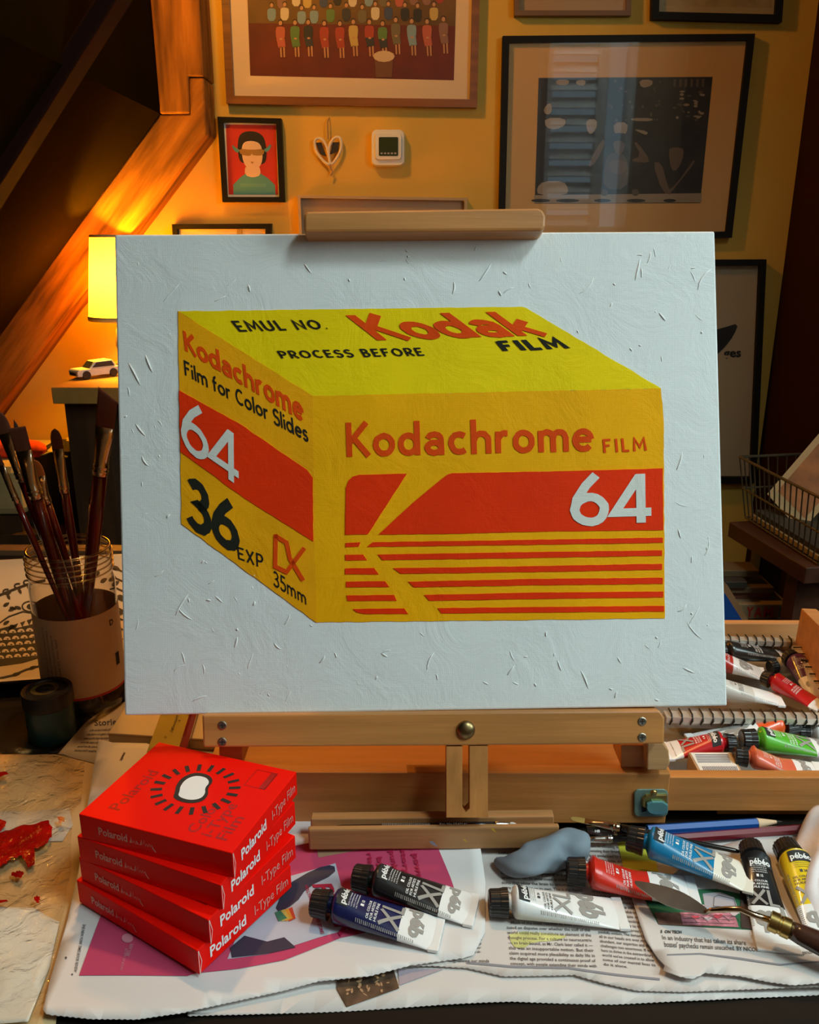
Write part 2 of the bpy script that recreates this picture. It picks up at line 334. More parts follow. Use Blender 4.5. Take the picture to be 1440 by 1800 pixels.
M_frame_wood = wood('walnut_frame', (.22, .085, .025, 1), 'x', .35, .3, 60)
M_frame_black = mat('black_frame', (.010, .009, .007, 1), rough=.55, spec=.15)
M_mat_cream = mat('cream_mat_board', (.72, .54, .34, 1), rough=.9)
# group photograph
pq = [(431, -110), (805, -110), (798, 141), (440, 133)]
M_carp = mat('printed_red_carpet', (.13, .012, .004, 1), rough=.6, var=.25, vscale=20)
t1, sf = wall_frame('large walnut-framed group photograph of seated people on red carpet, at top of wall', [(382, -150), (847, -150), (839, 189), (398, 182)], 14, M_frame_wood, M_mat_cream, pq, M_carp)
back = MB(); 
def uvq(q, surf): return lambda u, v, e=0: surf(*bil(q, u, v), e)
P = uvq(pq, sf)
back.quad(P(0, 0, .0002), P(1, 0, .0002), P(1, .62, .0002), P(0, .62, .0002)).build('printed_backdrop', mat('printed_ochre', (.16, .075, .012, 1), var=.4, vscale=9), t1)
cols = [(.5,.35,.1), (.03,.03,.035), (.6,.5,.33), (.35,.04,.02), (.04,.06,.12), (.1,.2,.05), (.25,.12,.08), (.15,.12,.06), (.02,.02,.02), (.2,.3,.35), (.45,.1,.06)]
fm = [mat('printed_dress_%s' % 'abcdefghijk'[i], (*c, 1)) for i, c in enumerate(cols)]; skin = mat('printed_skin', (.5, .25, .11, 1)); hairm = mat('printed_hair', (.03, .015, .008, 1))
fg = MB()
def ell(cx, cy, rx, ry, n=12): return [(cx+rx*math.cos(2*math.pi*i/n), cy+ry*math.sin(2*math.pi*i/n)) for i in range(n)]
def figure(x, y, s, c, sit):   # x,y px of head, s px size
    e = .0010+y*.000006
    def pl(pts, mi, e2=0): fg.add([sf(p[0], p[1], e+e2) for p in pts], [list(range(len(pts)))[::-1]], mi)
    pl(smoothpoly([(x-s*.95, y+s*1.0), (x-s*.4, y+s*.7), (x+s*.4, y+s*.7), (x+s*.95, y+s*1.0), (x+s*.8, y+s*3.4), (x-s*.8, y+s*3.4)], 1), c)
    if sit:
        pl([(x-s*.8, y+s*3.0), (x+s*.8, y+s*3.0), (x+s*1.0, y+s*4.6), (x-s*.4, y+s*4.8)], random.choice((c, c, 1, 2)), .0001)
        for dx in (-.1, .5): pl([(x+s*dx, y+s*4.6), (x+s*(dx+.32), y+s*4.6), (x+s*(dx+.4), y+s*6.6), (x+s*(dx+.12), y+s*6.6)], 11, .0001)
        pl(ell(x+s*.1, y+s*3.1, s*.3, s*.2, 8), 11, .0002)
    pl(ell(x, y-s*.12, s*.48, s*.55), 12, .0001); pl(ell(x, y+.05*s, s*.36, s*.46), 11, .0002)
for row in range(6):
    n = 12
    for k in range(n):
        x = 478+k*26+(row % 2)*13+random.uniform(-4, 4); y = [-78, -56, -36, -14, 12, 42][row]+random.uniform(-4, 3)-(k/n)*6
        if x > 782: continue
        figure(x, y, 8.4 if row < 5 else 9.2, random.randrange(11), row == 5)
fg.build('printed_people', fm+[skin, hairm], t1)
tb = MB(); tb.add([sf(*p, .0016) for p in ell(675, 99, 19, 10)], [list(range(12))[::-1]]); tb.quad(sf(659, 105, .0014), sf(691, 105, .0014), sf(689, 136, .0014), sf(661, 136, .0014), 1)
tb.build('printed_round_table', [mat('printed_cloth', (.6, .42, .25, 1)), mat('printed_brown', (.16, .06, .02, 1))], t1)
# portrait
pq2 = [(397, 219), (485, 220), (489, 342), (402, 342)]
t2, sf2 = wall_frame('small black-framed print of a man in a turquoise jumper on red', [(382, 205), (494, 208), (500, 355), (391, 355)], 9, M_frame_black, mat('cream_white_mount', (.8, .72, .6, 1)), pq2, mat('print_red', (.55, .03, .015, 1)), .022)
Q = uvq(pq2, sf2); mp = MB()
def pp(pts, mi, e, sm=1):
    pts = smoothpoly(pts, sm) if sm else pts; mp.add([Q(p[0], p[1], e) for p in pts], [list(range(len(pts)))[::-1]], mi)
pp([(.10, .999), (.10, .86), (.24, .76), (.36, .70), (.66, .70), (.80, .76), (.94, .86), (.95, .999)], 0, .0003, 0)
pp([(.36, .58), (.64, .58), (.67, .72), (.50, .76), (.34, .72)], 1, .0005)
pp([(.22, .25), (.28, .12), (.50, .08), (.72, .13), (.79, .26), (.80, .50), (.70, .58), (.28, .56), (.22, .45)], 2, .0004, 2)
pp([(.30, .26), (.50, .22), (.70, .27), (.72, .50), (.62, .64), (.40, .64), (.30, .50)], 1, .0006, 2)
pp([(.24, .34), (.50, .36), (.76, .34), (.73, .44), (.52, .44), (.50, .41), (.46, .45), (.27, .43)], 3, .0008)
pp([(.10, .28), (.20, .34), (.26, .36), (.22, .41), (.13, .36)], 0, .0009); pp([(.90, .26), (.80, .33), (.74, .35), (.78, .40), (.87, .35)], 0, .0009)
pp([(.46, .53), (.54, .53), (.50, .56)], 3, .0009, 0); pp([(.24, .84), (.76, .84), (.76, .89), (.24, .89)], 4, .0009, 0)
mp.build('printed_portrait', [mat('print_turquoise', (.10, .32, .30, 1)), mat('print_skin', (.75, .52, .33, 1)), mat('print_black_hair', (.02, .015, .01, 1)), mat('print_tan', (.38, .2, .04, 1)), mat('print_teal_light', (.14, .36, .32, 1))], t2)
# others
wall_frame('thin beige frame on the wall just behind the easel clamp', [(523, 343), (822, 348), (815, 500), (530, 500)], 5, mat('beige_frame', (.42, .30, .16, 1)), mat('taupe_panel', (.42, .27, .15, 1)), depth=.025)
t4, sf4 = wall_frame('black frame low on the wall left, mostly hidden by the canvas', [(302, 394), (476, 393), (470, 560), (312, 560)], 9, M_frame_black, mat('yellow_cream_mount', (.7, .58, .34, 1)), depth=.028)
lf = MB()
for x in (421, 425, 418, 470): lf.add([sf4(x-3, 415, .0005), sf4(x+3, 415, .0005), sf4(x, 401, .0005)], [[0, 1, 2]])
lf.build('printed_leaf', mat('print_gold', (.45, .3, .06, 1)), t4)
wall_frame('brown-beige frame at the top edge, right of the group photograph', [(902, -130), (1112, -130), (1110, 27), (905, 27)], 9, mat('brown_beige_frame', (.16, .085, .035, 1)), mat('tan_mount', (.38, .22, .09, 1)), [(922, -110), (1092, -110), (1090, 0), (924, 0)], mat('tan_print', (.36, .17, .05, 1), var=.3, vscale=10))
wall_frame('black frame at the top right corner of the wall', [(1150, -130), (1387, -130), (1375, 39), (1146, 33)], 13, M_frame_black, mat('olive_mount', (.42, .30, .12, 1)), [(1170, -110), (1362, -110), (1357, 14), (1167, 10)], mat('olive_print', (.38, .27, .10, 1), var=.25, vscale=30))
# black and white photograph
pq5 = [(947, 137), (1253, 135), (1231, 357), (940, 358)]
M_mat_white = mat('offwhite_mount', (.62, .37, .15, 1), rough=.9)
t5, sf5 = wall_frame('large black-framed black and white photograph of two people seated at a cafe table', [(884, 63), (1328, 59), (1287, 418), (876, 432)], 12, M_frame_black, M_mat_white, pq5, mat('photo_black', (.022, .018, .014, 1), rough=.6, var=.5, vscale=30))
Q5 = lambda cx, cy, e=0: sf5(920+cx/4.235, 120+cy/4.235, e)
b5 = MB()
def p5(pts, mi, e=.0004, sm=1):
    pts = smoothpoly(pts, sm) if sm else pts; b5.add([Q5(*p, e) for p in pts], [list(range(len(pts)))[::-1]], mi)
# 0 pale 1 midgrey 2 dark 3 skin
for pts in ([(160,370),(310,370),(320,420),(240,460),(165,440)], [(150,300),(200,250),(215,300),(200,345),(160,340)], [(470,380),(550,380),(545,450),(500,500),(470,450)], [(670,405),(780,400),(770,490),(720,505),(680,490)],
            [(100,890),(150,840),(300,840),(340,900),(320,945),(110,945)], [(800,370),(965,370),(960,395),(810,392)], [(820,450),(930,470),(920,500),(860,475)], [(860,85),(965,85),(960,130),(880,150)], [(240,85),(345,85),(335,125),(250,125)], [(390,90),(465,85),(460,130),(400,125)]): p5(pts, 0)
p5([(80,945),(1330,930),(1325,1000),(80,1005)], 0, .0005, 0)
for x, w in ((130, 90), (330, 110), (590, 80), (840, 90), (1090, 60)): p5(ell(x, 985, w*.8, 13), 2, .0007, 0)
for x in (605, 835): p5(ell(x, 925, 28, 26), 1, .0008, 0)
for k in range(26): 
    x = 1120+random.random()*240; y = 165+random.random()*220; p5(ell(x, y, random.uniform(8, 24), random.uniform(5, 12), 7), random.choice((0, 1)), .0004, 0)
for k in range(22):
    x = 640+random.random()*380; y = 90+random.random()*300; p5(ell(x, y, random.uniform(5, 14), random.uniform(5, 18), 7), 1, .0004, 0)
for k in range(6): p5([(1120+k*42, 80), (1140+k*42, 80), (1135+k*42, 140), (1118+k*42, 140)], 1, .0004, 0)
p5([(665,540),(745,540),(755,600),(720,650),(680,620)], 3, .0006); p5([(640,520),(670,485),(740,480),(790,500),(770,535),(660,540)], 2, .0007)
p5([(600,760),(620,650),(690,620),(760,650),(790,760),(770,900),(600,900)], 1, .0005); p5([(640,680),(770,680),(760,790),(650,780)], 3, .0006)
p5([(480,720),(590,520),(610,560),(540,700),(500,735)], 3, .0006); p5([(820,550),(850,550),(950,690),(900,705),(790,690),(880,650)], 3, .0006)
p5([(1080,600),(1120,560),(1180,560),(1200,640),(1150,760),(1100,760)], 3, .0006); p5([(1040,520),(1090,450),(1180,440),(1230,500),(1210,620),(1180,590),(1100,590),(1060,620)], 2, .0007)
p5([(960,700),(1030,700),(1070,860),(1110,940),(1040,930)], 3, .0006); p5([(1270,680),(1240,720),(1150,850),(1060,930),(1090,940),(1200,800),(1280,700)], 3, .0007)
b5.build('printed_photograph', [mat('photo_pale', (.30, .23, .16, 1)), mat('photo_mid', (.09, .065, .045, 1)), mat('photo_dark', (.018, .014, .011, 1)), mat('photo_skin', (.13, .085, .055, 1))], t5)
t8, sf8 = wall_frame('black-framed poster right of the canvas, with a dark shape and lettering', [(1150, 457), (1348, 456), (1330, 850), (1140, 850)], 11, M_frame_black, mat('poster_cream', (.45, .33, .19, 1)), depth=.025)
ps = MB(); ps.add([sf8(*p, .0005) for p in smoothpoly([(1240, 585), (1275, 575), (1299, 568), (1290, 590), (1275, 610), (1262, 622), (1240, 640)], 1)], [list(range(14))[::-1]])
printed(ps, 'ges', lambda u, v: sf8(1272+u*31, 628-v*16-u*1, .0006), bold=.03); ps.build('printed_poster', M_ink, t8)
# thermostat
th = thing('thermostat', 'white wall thermostat with a dark green display', 'thermostat', ony(682, 292, WY))
def rr(x0, y0, x1, y1, r, n=5):
    o = []
    for cx, cy, a in ((x1-r, y1-r, 0), (x0+r, y1-r, 90), (x0+r, y0+r, 180), (x1-r, y0+r, 270)):
        for k in range(n+1): q = math.radians(a+90*k/n); o.append((cx+r*math.cos(q), cy+r*math.sin(q)))
    return o
def wallplate(pts, d0, d1, s=1):
    f = [ony(*p, WY-d1) for p in pts]; c = sum(f, Vector())/len(f); b = [Vector((c.x+(v.x-c.x)*s, WY-d0, c.z+(v.z-c.z)*s)) for v in f]; return f, b
def plate(mb, pts, d0, d1, mi=0, s=1):
    f, b = wallplate(pts, d0, d1, s); n = len(f); mb.add(f+b, [list(range(n))]+[[i, (i+1) % n, (i+1) % n+n, i+n][::-1] for i in range(n)], mi)
pm_ = MB(); plate(pm_, rr(654, 228, 710, 290, 9), 0, .022, 0, 1.06); plate(pm_, rr(660, 234, 705, 280, 6), .022, .028, 0, 1.04)
pm_.build('housing', mat('thermostat_white', (.78, .72, .6, 1), rough=.4), th, auto=40)
d_ = MB(); plate(d_, rr(666, 241, 700, 274, 2), .028, .029); d_.build('display', mat('lcd_green', (.035, .05, .018, 1), rough=.2), th)
e_ = MB(); 
for k in range(5): plate(e_, rr(669+k*6, 268, 673+k*6, 271, 1), .029, .0295)
e_.build('button', M_grey, th)
# hanging heart decoration
hd = thing('hanging_heart', 'small white heart wall decoration hung on a string under the group photograph', 'wall decoration', ony(580, 300, WY-.01))
def wp(px, py, d=.012): return ony(px, py, WY-d)
def loop(pts): return smoothpoly(pts, 2)
for s_ in (0, 1):
    a = [(552, 250), (556, 243), (566, 243), (575, 258), (578, 275), (581, 291), (570, 285), (556, 268)] if s_ == 0 else [(600, 247), (597, 241), (588, 241), (580, 252), (577, 270), (581, 291), (590, 282), (600, 263)]
    L = loop(a); mb = MB().tube([wp(*p) for p in L+[L[0]]], .0032, 8, cap=False); 
    cx = sum(p[0] for p in L)/len(L); 
    mb.build('heart_loop', mat('white_painted_metal', (.75, .62, .45, 1), rough=.5), hd, smooth=True)
    q = [(555, 251), (565, 250), (574, 275), (563, 271)] if s_ == 0 else [(585, 250), (596, 250), (594, 266), (580, 272)]
    MB().add([wp(*p, .010) for p in q], [[3, 2, 1, 0]]).build('dark_panel', mat('dark_mesh', (.03, .02, .012, 1)), hd, solid=.001)
MB().tube([wp(579, 207, .002), wp(576, 215), wp(577, 245)], .0015, 6).tube([wp(579, 285), wp(582, 298), wp(585, 302), wp(581, 309)], .0022, 6).build('string', mat('twine', (.3, .18, .07, 1)), hd)
# ================================================================== LEFT BACKGROUND
cab = thing('side_cabinet', 'dark wooden side cabinet with a pale top under the lamp', 'cabinet', (-.5, 1.9, 0))
a = ony(89, 681, 1.72); zt = a.z; xr = .1
MB().box(a.x, xr, 1.72, 2.14, zt-.034, zt).build('top', mat('pale_top', (.42, .22, .05, 1), rough=.5, var=.1), cab, bevel=.002)
b_ = ony(113, 708, 1.76).x
MB().box(b_, b_+.075, 1.76, 1.85, 0, zt-.034).build('leg', wood('cabinet_wood', (.075, .030, .009, 1), 'z', .55, .4, 30), cab)
MB().box(xr-.09, xr-.02, 1.76, 1.85, 0, zt-.034).build('leg', MC['cabinet_wood'], cab)
MB().box(b_+.075, xr-.09, 1.80, 1.82, .05, zt-.034).build('front_panel', mat('cabinet_panel_wood', (.06, .03, .014, 1)), cab)  # panel wood slightly less red than the leg wood
MB().box(b_+.02, xr-.05, 1.82, 2.10, .05, .08).build('bottom_shelf', MC['cabinet_wood'], cab)
lx = ony(226, 560, 1.98).x; lz = ony(226, 560, 1.98).z
lamp = thing('table_lamp', 'lit table lamp with a tapered cream shade on the side cabinet', 'lamp', (lx, 1.98, zt))
T_ = Matrix.Translation((lx, 1.98, lz))
sm_ = bpy.data.materials.new('lamp_shade_fabric'); sm_.use_nodes = True; nt = sm_.node_tree; nt.nodes.clear()
o_ = nt.nodes.new('ShaderNodeOutputMaterial'); d1 = nt.nodes.new('ShaderNodeBsdfDiffuse'); d2 = nt.nodes.new('ShaderNodeBsdfTranslucent'); mx = nt.nodes.new('ShaderNodeMixShader')
d1.inputs[0].default_value = (.85, .68, .38, 1); d2.inputs[0].default_value = (.9, .62, .22, 1); mx.inputs[0].default_value = .6
nt.links.new(d1.outputs[0], mx.inputs[1]); nt.links.new(d2.outputs[0], mx.inputs[2]); nt.links.new(mx.outputs[0], o_.inputs[0])
MB().lathe([(.086, 0), (.066, .178)], T_, 48, cap=False).build('lamp_shade', sm_, lamp, smooth=True)
MB().lathe([(.0865, -.002), (.0875, .003), (.0865, .008)], T_, 48, cap=False).lathe([(.0655, .174), (.067, .177), (.0655, .181)], T_, 48, cap=False).build('shade_trim', mat('shade_piping', (.7, .5, .2, 1)), lamp)
dz = zt-lz
MB().lathe([(.045, dz), (.047, dz+.008), (.03, dz+.016), (.022, dz+.03), (.034, dz+.055), (.030, dz+.09), (.012, dz+.108), (.008, dz+.14), (.008, .06)], T_, 32).build('base', mat('silver_ceramic', (.5, .42, .3, 1), rough=.25, metal=.3), lamp, smooth=True)
MB().lathe([(.01, .055), (.014, .06), (.026, .085), (.028, .10), (.02, .12), (.004, .13)], T_, 20).build('bulb', clear('bulb_glass', refl=1), lamp, smooth=True)
# toy car
ca = ony(150, 671, 1.84); cl = .078
car = thing('toy_car', 'small white toy car on the side cabinet beside the lamp', 'toy car', (ca.x+.017, 1.86, zt), math.radians(226)); car.scale = (1.28, 1.28, 1.28)
S = [(-.039, .006, .0045), (-.039, .012, .0145), (-.020, .0165, .0175), (.018, .0165, .0175), (.036, .012, .015), (.039, .007, .006)]
def carbody(w, prof, name, m, par, inner=1):
    mb = MB(); L = [(x, -w*inner, z) for x, z in prof]; R = [(x, w*inner, z) for x, z in prof]; n = len(prof)
    mb.add(L+R, [list(range(n)), list(range(n, 2*n))[::-1]]+[[i, i+n, (i+1) % n+n, (i+1) % n] for i in range(n)])
    return mb.build(name, m, par, local=True, bevel=.0015)
carbody(.0165, [(-.039, .005), (.039, .005), (.0395, .013), (.036, .0165), (-.036, .0175), (-.0395, .013)], 'body', mat('toy_white', (.8, .74, .6, 1), rough=.3), car)
carbody(.0145, [(-.034, .0165), (.017, .0165), (.006, .0275), (-.025, .0285)], 'roof', MC['toy_white'], car)
wn = MB(); wn.add([(.0165, -.0125, .0178), (.0165, .0125, .0178), (.0075, .0115, .0270), (.0075, -.0115, .0270)], [[0, 1, 2, 3]])
for s_ in (-1, 1): wn.add([(-.028, s_*.0150, .0185), (.012, s_*.0150, .0185), (.004, s_*.0150, .0262), (-.023, s_*.0150, .0268)], [[0, 1, 2, 3]])
wn.build('window', mat('toy_window', (.05, .05, .05, 1), rough=.15), car, local=True)
for x in (-.024, .024):
    for s_ in (-1, 1):
        MB().lathe([(.0015, -.003), (.0068, -.003), (.0072, 0), (.0068, .003), (.0015, .003)], Matrix.Translation((x, s_*.0155, .0072)) @ Matrix.Rotation(math.pi/2, 4, 'X'), 20).build('wheel', M_black, car, local=True)
gr = MB().box(.0392, .0402, -.010, .010, .0075, .0105); gr.build('grille', M_black, car, local=True)
# low shelf, cushion and boxes at far left
sh = thing('low_shelf', 'low dark wooden shelf against the wall at far left', 'shelf', (-.95, 1.95, 0))
zs = ony(90, 921, 1.93).z; xl = -1.12
MB().box(xl, b_-.004, 1.85, 2.12, zs-.03, zs).build('shelf_board', MC['cabinet_wood'], sh)
MB().box(xl+.02, xl+.05, 1.87, 2.10, 0, zs-.03).build('side_panel', MC['cabinet_wood'], sh); MB().box(b_-.035, b_-.005, 1.87, 2.10, 0, zs-.03).build('side_panel', MC['cabinet_wood'], sh)
p0 = ony(79, 921, 1.93); p1x = b_-.006; zt2 = ony(90, 794, 1.93).z
t = thing('storage_box', 'black-edged wooden box on the low shelf behind the jar brushes', 'box', ((p0.x+p1x)/2, 1.99, zs), 0)
MB().box(p0.x, p0.x+.042, 1.93, 2.06, zs, zt2).box(p1x-.025, p1x, 1.93, 2.06, zs, zt2).box(p0.x+.042, p1x-.025, 1.93, 2.06, zt2-.05, zt2).build('black_surround', mat('black_card', (.012, .009, .008, 1), rough=.6), t)
MB().box(p0.x+.042, p1x-.025, 1.945, 2.05, zs, zt2-.05).build('wooden_insert', MC['cabinet_wood'], t)
bz = ony(40, 792, 1.98)
ba = thing('bench_seat', 'cream upholstered bench seat under the red bolster at far left', 'seat', (-1.0, 1.9, 0))
MB().box(-1.13, ony(72, 800, 1.98).x, 1.86, 2.13, zs+.04, bz.z-.004).build('cushion', mat('cream_fabric', (.52, .34, .13, 1), rough=.95, var=.1), ba, bevel=.02)
MB().box(-1.12, ony(60, 800, 1.98).x, 1.87, 2.12, zs, zs+.04).build('base', MC['cabinet_wood'], ba)
r_ = .022; pr = [(.001, -.20), (r_*.6, -.198), (r_, -.18), (r_*1.03, 0), (r_, .15), (r_*.85, .172), (r_*.5, .185), (.001, .19)]
ex = ony(80, 772, 1.93).x
o = MB().lathe(pr, Matrix.Translation((ex-.19, 1.93, bz.z+r_-.006)) @ Matrix.Rotation(math.pi/2, 4, 'Y'), 28, cap=False).build('bolster_cushion', mat('red_orange_felt', (.75, .06, .01, 1), rough=.95, var=.15, vscale=60, bump=.3, bscale=300), smooth=True)
tag(o, 'rounded red-orange bolster lying on the cream bench seat', 'cushion')
cv = MB(); cp = ony(-6, 960, 1.35)
cv.lathe([(.03, 0), (.045, .02), (.05, .06), (.038, .10), (.02, .12)], Matrix.Translation((cp.x-.012, 1.2, TZ)), 24)
tag(cv.build('ceramic_vase', mat('cream_ceramic', (.6, .5, .3, 1), rough=.3), smooth=True), 'cream rounded vase cut off at the left edge of the photo', 'vase')
cl_ = MB(); c0 = onz(75, 800, bz.z)
pts = []
for i in range(12):
    for j in range(6): pts.append((ony(60, 0, 1.9).x*1+i*.012-.0, 1.90+j*.03, bz.z-.002+.016*math.exp(-((i-6)/4)**2)*(1+.3*math.sin(j*1.7+i))))
x0c = ony(62, 790, 1.95).x
pts = [(x0c-.01+i*.0085, 1.92+j*.035, bz.z-.003+.014*math.exp(-((i-6)/4.)**2)*(1+.3*math.sin(j*1.7+i))) for i in range(12) for j in range(6)]
cl_.add(pts, [[i*6+j, (i+1)*6+j, (i+1)*6+j+1, i*6+j+1] for i in range(11) for j in range(5)])
tag(cl_.build('cloth', mat('cream_cloth', (.6, .45, .22, 1), rough=.95), smooth=True, solid=.003), 'crumpled cream cloth beside the red bolster above the black boxes', 'cloth')
# ================================================================== RIGHT BACKGROUND
bnz = .70
bp0 = ony(1288, 920, 1.95); 
be = thing('side_bench', 'red-brown wooden bench under the wire basket at right', 'bench', (.8, 1.6, 0))
A0 = onz(1282, 917, bnz); A1 = onz(1418, 998, bnz); dirv = (A1-A0).normalized(); nrm = Vector((-dirv.y, dirv.x, 0))
if nrm.x < 0: nrm = -nrm
A1e = A0+dirv*(A1-A0).length; W_ = .2
top = [A0, A1e, A1e+nrm*W_, A0+nrm*W_]
if (top[1]-top[0]).cross(top[2]-top[1]).z < 0: top = top[::-1]
M_bench = wood('red_brown_wood', (.075, .024, .010, 1), 'y', .5, .4, 30)
MB().hexa([v-Vector((0, 0, .03)) for v in top], top).build('top', M_bench, be, bevel=.002)
for q in (A0+dirv*.012+nrm*.06, A1e-dirv*.06+nrm*.02, A0+dirv*.02+nrm*(W_-.05), A1e-dirv*.06+nrm*(W_-.05)):
    MB().box(q.x, q.x+.045, q.y-.02, q.y+.025, 0, bnz-.03).build('leg', M_bench, be)
# wire basket
g0 = onz(1310, 912, bnz); g1 = onz(1409, 976, bnz); u_ = (g1-g0); wd = nrm*.17; hgt = .12
bk = thing('wire_basket', 'metal wire basket holding prints on the side bench', 'basket', (g0+u_/2))
wm = mat('tarnished_wire', (.16, .12, .07, 1), rough=.4, metal=.8)
u3 = u_*1.25; mb = MB(); fl = .12
def ringz(h, s): 
    c = g0+u3/2+wd/2; return [c+(p-c)*s+Vector((0, 0, h)) for p in (g0, g0+u3, g0+u3+wd, g0+wd)]
tp = ringz(hgt, 1.18); bt = ringz(.003, 1); md = ringz(hgt*.5, 1.09)
for R_, r in ((tp, .0028), (bt, .002), (md, .002)): mb.tube(R_+[R_[0]], r, 6)
for k in range(4):
    a0, a1, b0, b1 = bt[k], bt[(k+1) % 4], tp[k], tp[(k+1) % 4]; n = 16 if k % 2 == 0 else 10
    for i in range(n): f = i/n; mb.tube([a0+(a1-a0)*f, b0+(b1-b0)*f], .0014, 5)
mb.build('wire_cage', wm, bk)
# framed print tipped in the basket
q0 = g0+u3*.30+wd*.25+Vector((0, 0, .012)); 
def inbasket(px, py): return onp(px, py, q0, (fwd*-1+Vector((-.5, 0, .25))).normalized())
pr_ = thing('art_print', 'tan art print in a cream mount tipped inside the wire basket', 'art print', q0)
cq = [(1349, 868), (1440, 762), (1530, 800), (1408, 935)]; fr_ = [inbasket(*p) for p in cq]; nv = (fr_[1]-fr_[0]).cross(fr_[3]-fr_[0]).normalized()
if nv.y > 0: nv = -nv
m_ = MB(); m_.hexa([v-nv*.006 for v in fr_], fr_); m_.build('mount', mat('aged_cream', (.40, .26, .11, 1)), pr_)
iq = inset(cq, (.12, .12, .12, .12)); MB().quad(*[inbasket(*p)+nv*.0006 for p in iq]).build('picture', mat('tan_drawing', (.34, .12, .025, 1), var=.5, vscale=18), pr_)
for k, (zz, lab, c) in enumerate(((.004, 'cream papers lying on the bottom of the wire basket', (.5, .4, .26, 1)), (.014, 'dark grey folder lying on the papers in the wire basket', (.06, .05, .04, 1)))):
    c_ = g0+u3/2+wd/2; R2 = [c_+(p-c_)*(.93-.05*k)+Vector((0, 0, zz)) for p in (g0, g0+u3, g0+u3+wd, g0+wd)]
    if (R2[1]-R2[0]).cross(R2[2]-R2[1]).z < 0: R2 = R2[::-1]
    mb = MB().hexa(R2, [v+Vector((0, 0, .009)) for v in R2]); tag(mb.build('paper_stack' if k == 0 else 'folder', mat('basket_paper_%s' % 'ab'[k], (c[0]*.7, c[1]*.65, c[2]*.5, 1))), lab, 'papers' if k == 0 else 'folder')
# magazines behind the drawer, on a crate
cz = .545
ct = thing('wooden_crate', 'low wooden crate under the stacked magazines at right', 'crate', (.55, 1.6, 0))
MB().box(.44, .71, 1.46, 1.545, 0, cz-.01).build('body', wood('crate_wood', (.08, .035, .018, 1), 'x', .6, .4, 30), ct, bevel=.003)
MB().box(.435, .715, 1.455, 1.55, cz-.01, cz).build('lid', MC['crate_wood'], ct)
MB().box(.435, .62, 1.37, 1.45, 0, .46).build('front_step', MC['crate_wood'], ct)
z = cz
labs = [('magazine with red capital letters on its spine, bottom of the stack', .030, (.30, .19, .09, 1)), ('red-brown magazine second from the bottom of the stack', .014, (.14, .04, .02, 1)), ('cream magazine in the middle of the stack', .012, (.15, .09, .04, 1)),
        ('dark magazine above the middle of the stack', .014, (.04, .03, .02, 1)), ('beige magazine second from the top of the stack', .013, (.14, .085, .035, 1)), ('brown magazine on top of the stack', .012, (.08, .045, .02, 1))]
for k, (lab, h, c) in enumerate(labs):
    x1 = .708-.014*k*(k % 2)-.012*k; y0 = 1.462+.010*((k*5) % 3)+.004*k
    t = thing('magazine', lab, 'magazine', (.55, 1.6, z), 0, 'magazines stacked at right')
    MB().box(.45, x1, y0, 1.545, z, z+h).build('cover', mat('magazine_%s' % 'abcdef'[k], c, var=.1), t, bevel=.0015)
    if k == 0:
        lt = MB(); xa = ony(1312, 1075, y0).x; xb = ony(1382, 1075, y0).x
        for ch, mi, f0, f1 in (('Y', 0, 0, .2), ('A', 0, .2, .42), ('M', 0, .44, .7), ('I', 1, .73, .8), ('N', 2, .83, 1)):
            printed(lt, ch, lambda u, v: Vector((xa+(xb-xa)*(f0+(f1-f0)*u*.9), y0-.0006, z+.005+v*(h-.010))), bold=.04, mi=mi)
        lt.build('lettering', [mat('print_letter_red', (.42, .02, .012, 1)), mat('print_letter_tan', (.3, .17, .06, 1)), mat('print_letter_teal', (.04, .10, .09, 1))], t)
    z += h
bb = thing('blue_book', 'blue book with a tan edge leaning behind the drawer', 'book', ony(1285, 1090, 1.45)); 
Yb = 1.42
MB().add([ony(*p, Yb) for p in ((1240, 1010), (1276, 1045), (1311, 1100), (1301, 1176), (1240, 1176))], [[4, 3, 2, 1, 0]]).build('cover', mat('book_blue', (.01, .06, .25, 1), rough=.4), bb, solid=.02)
MB().add([ony(*p, Yb+.004) for p in ((1240, 995), (1280, 1030), (1322, 1100), (1314, 1176), (1240, 1176))], [[4, 3, 2, 1, 0]]).build('page_block', mat('tan_page', (.28, .13, .05, 1)), bb, solid=.018)
# ================================================================== TABLE
tt = thing('work_table', 'dark wooden work table carrying the easel box', 'table', (0, .6, 0))
MB().box(-.95, .98, .28, .93, TZ-.035, TZ-.0005).build('tabletop', M_table, tt, bevel=.004)
for x in (-.88, .86):
    for y in (.33, .85): MB().box(x, x+.05, y, y+.05, 0, TZ-.035).build('leg', M_table, tt)
t2b = thing('side_table', 'dark wooden table pushed behind the work table at left', 'table', (-.5, 1.1, 0))
MB().box(-1.0, .20, .935, 1.275, TZ-.03, TZ-.0005).build('tabletop', M_table, t2b, bevel=.003)
for x in (-.95, .13):
    for y in (.96, 1.2): MB().box(x, x+.04, y, y+.04, 0, TZ-.03).build('leg', M_table, t2b)
MB().box(-1.0, .20, 1.245, 1.272, TZ-.0005, TZ+.008).build('raised_edge', wood('table_edge_wood', (.20, .10, .04, 1), 'x', .5, .3, 30), t2b)
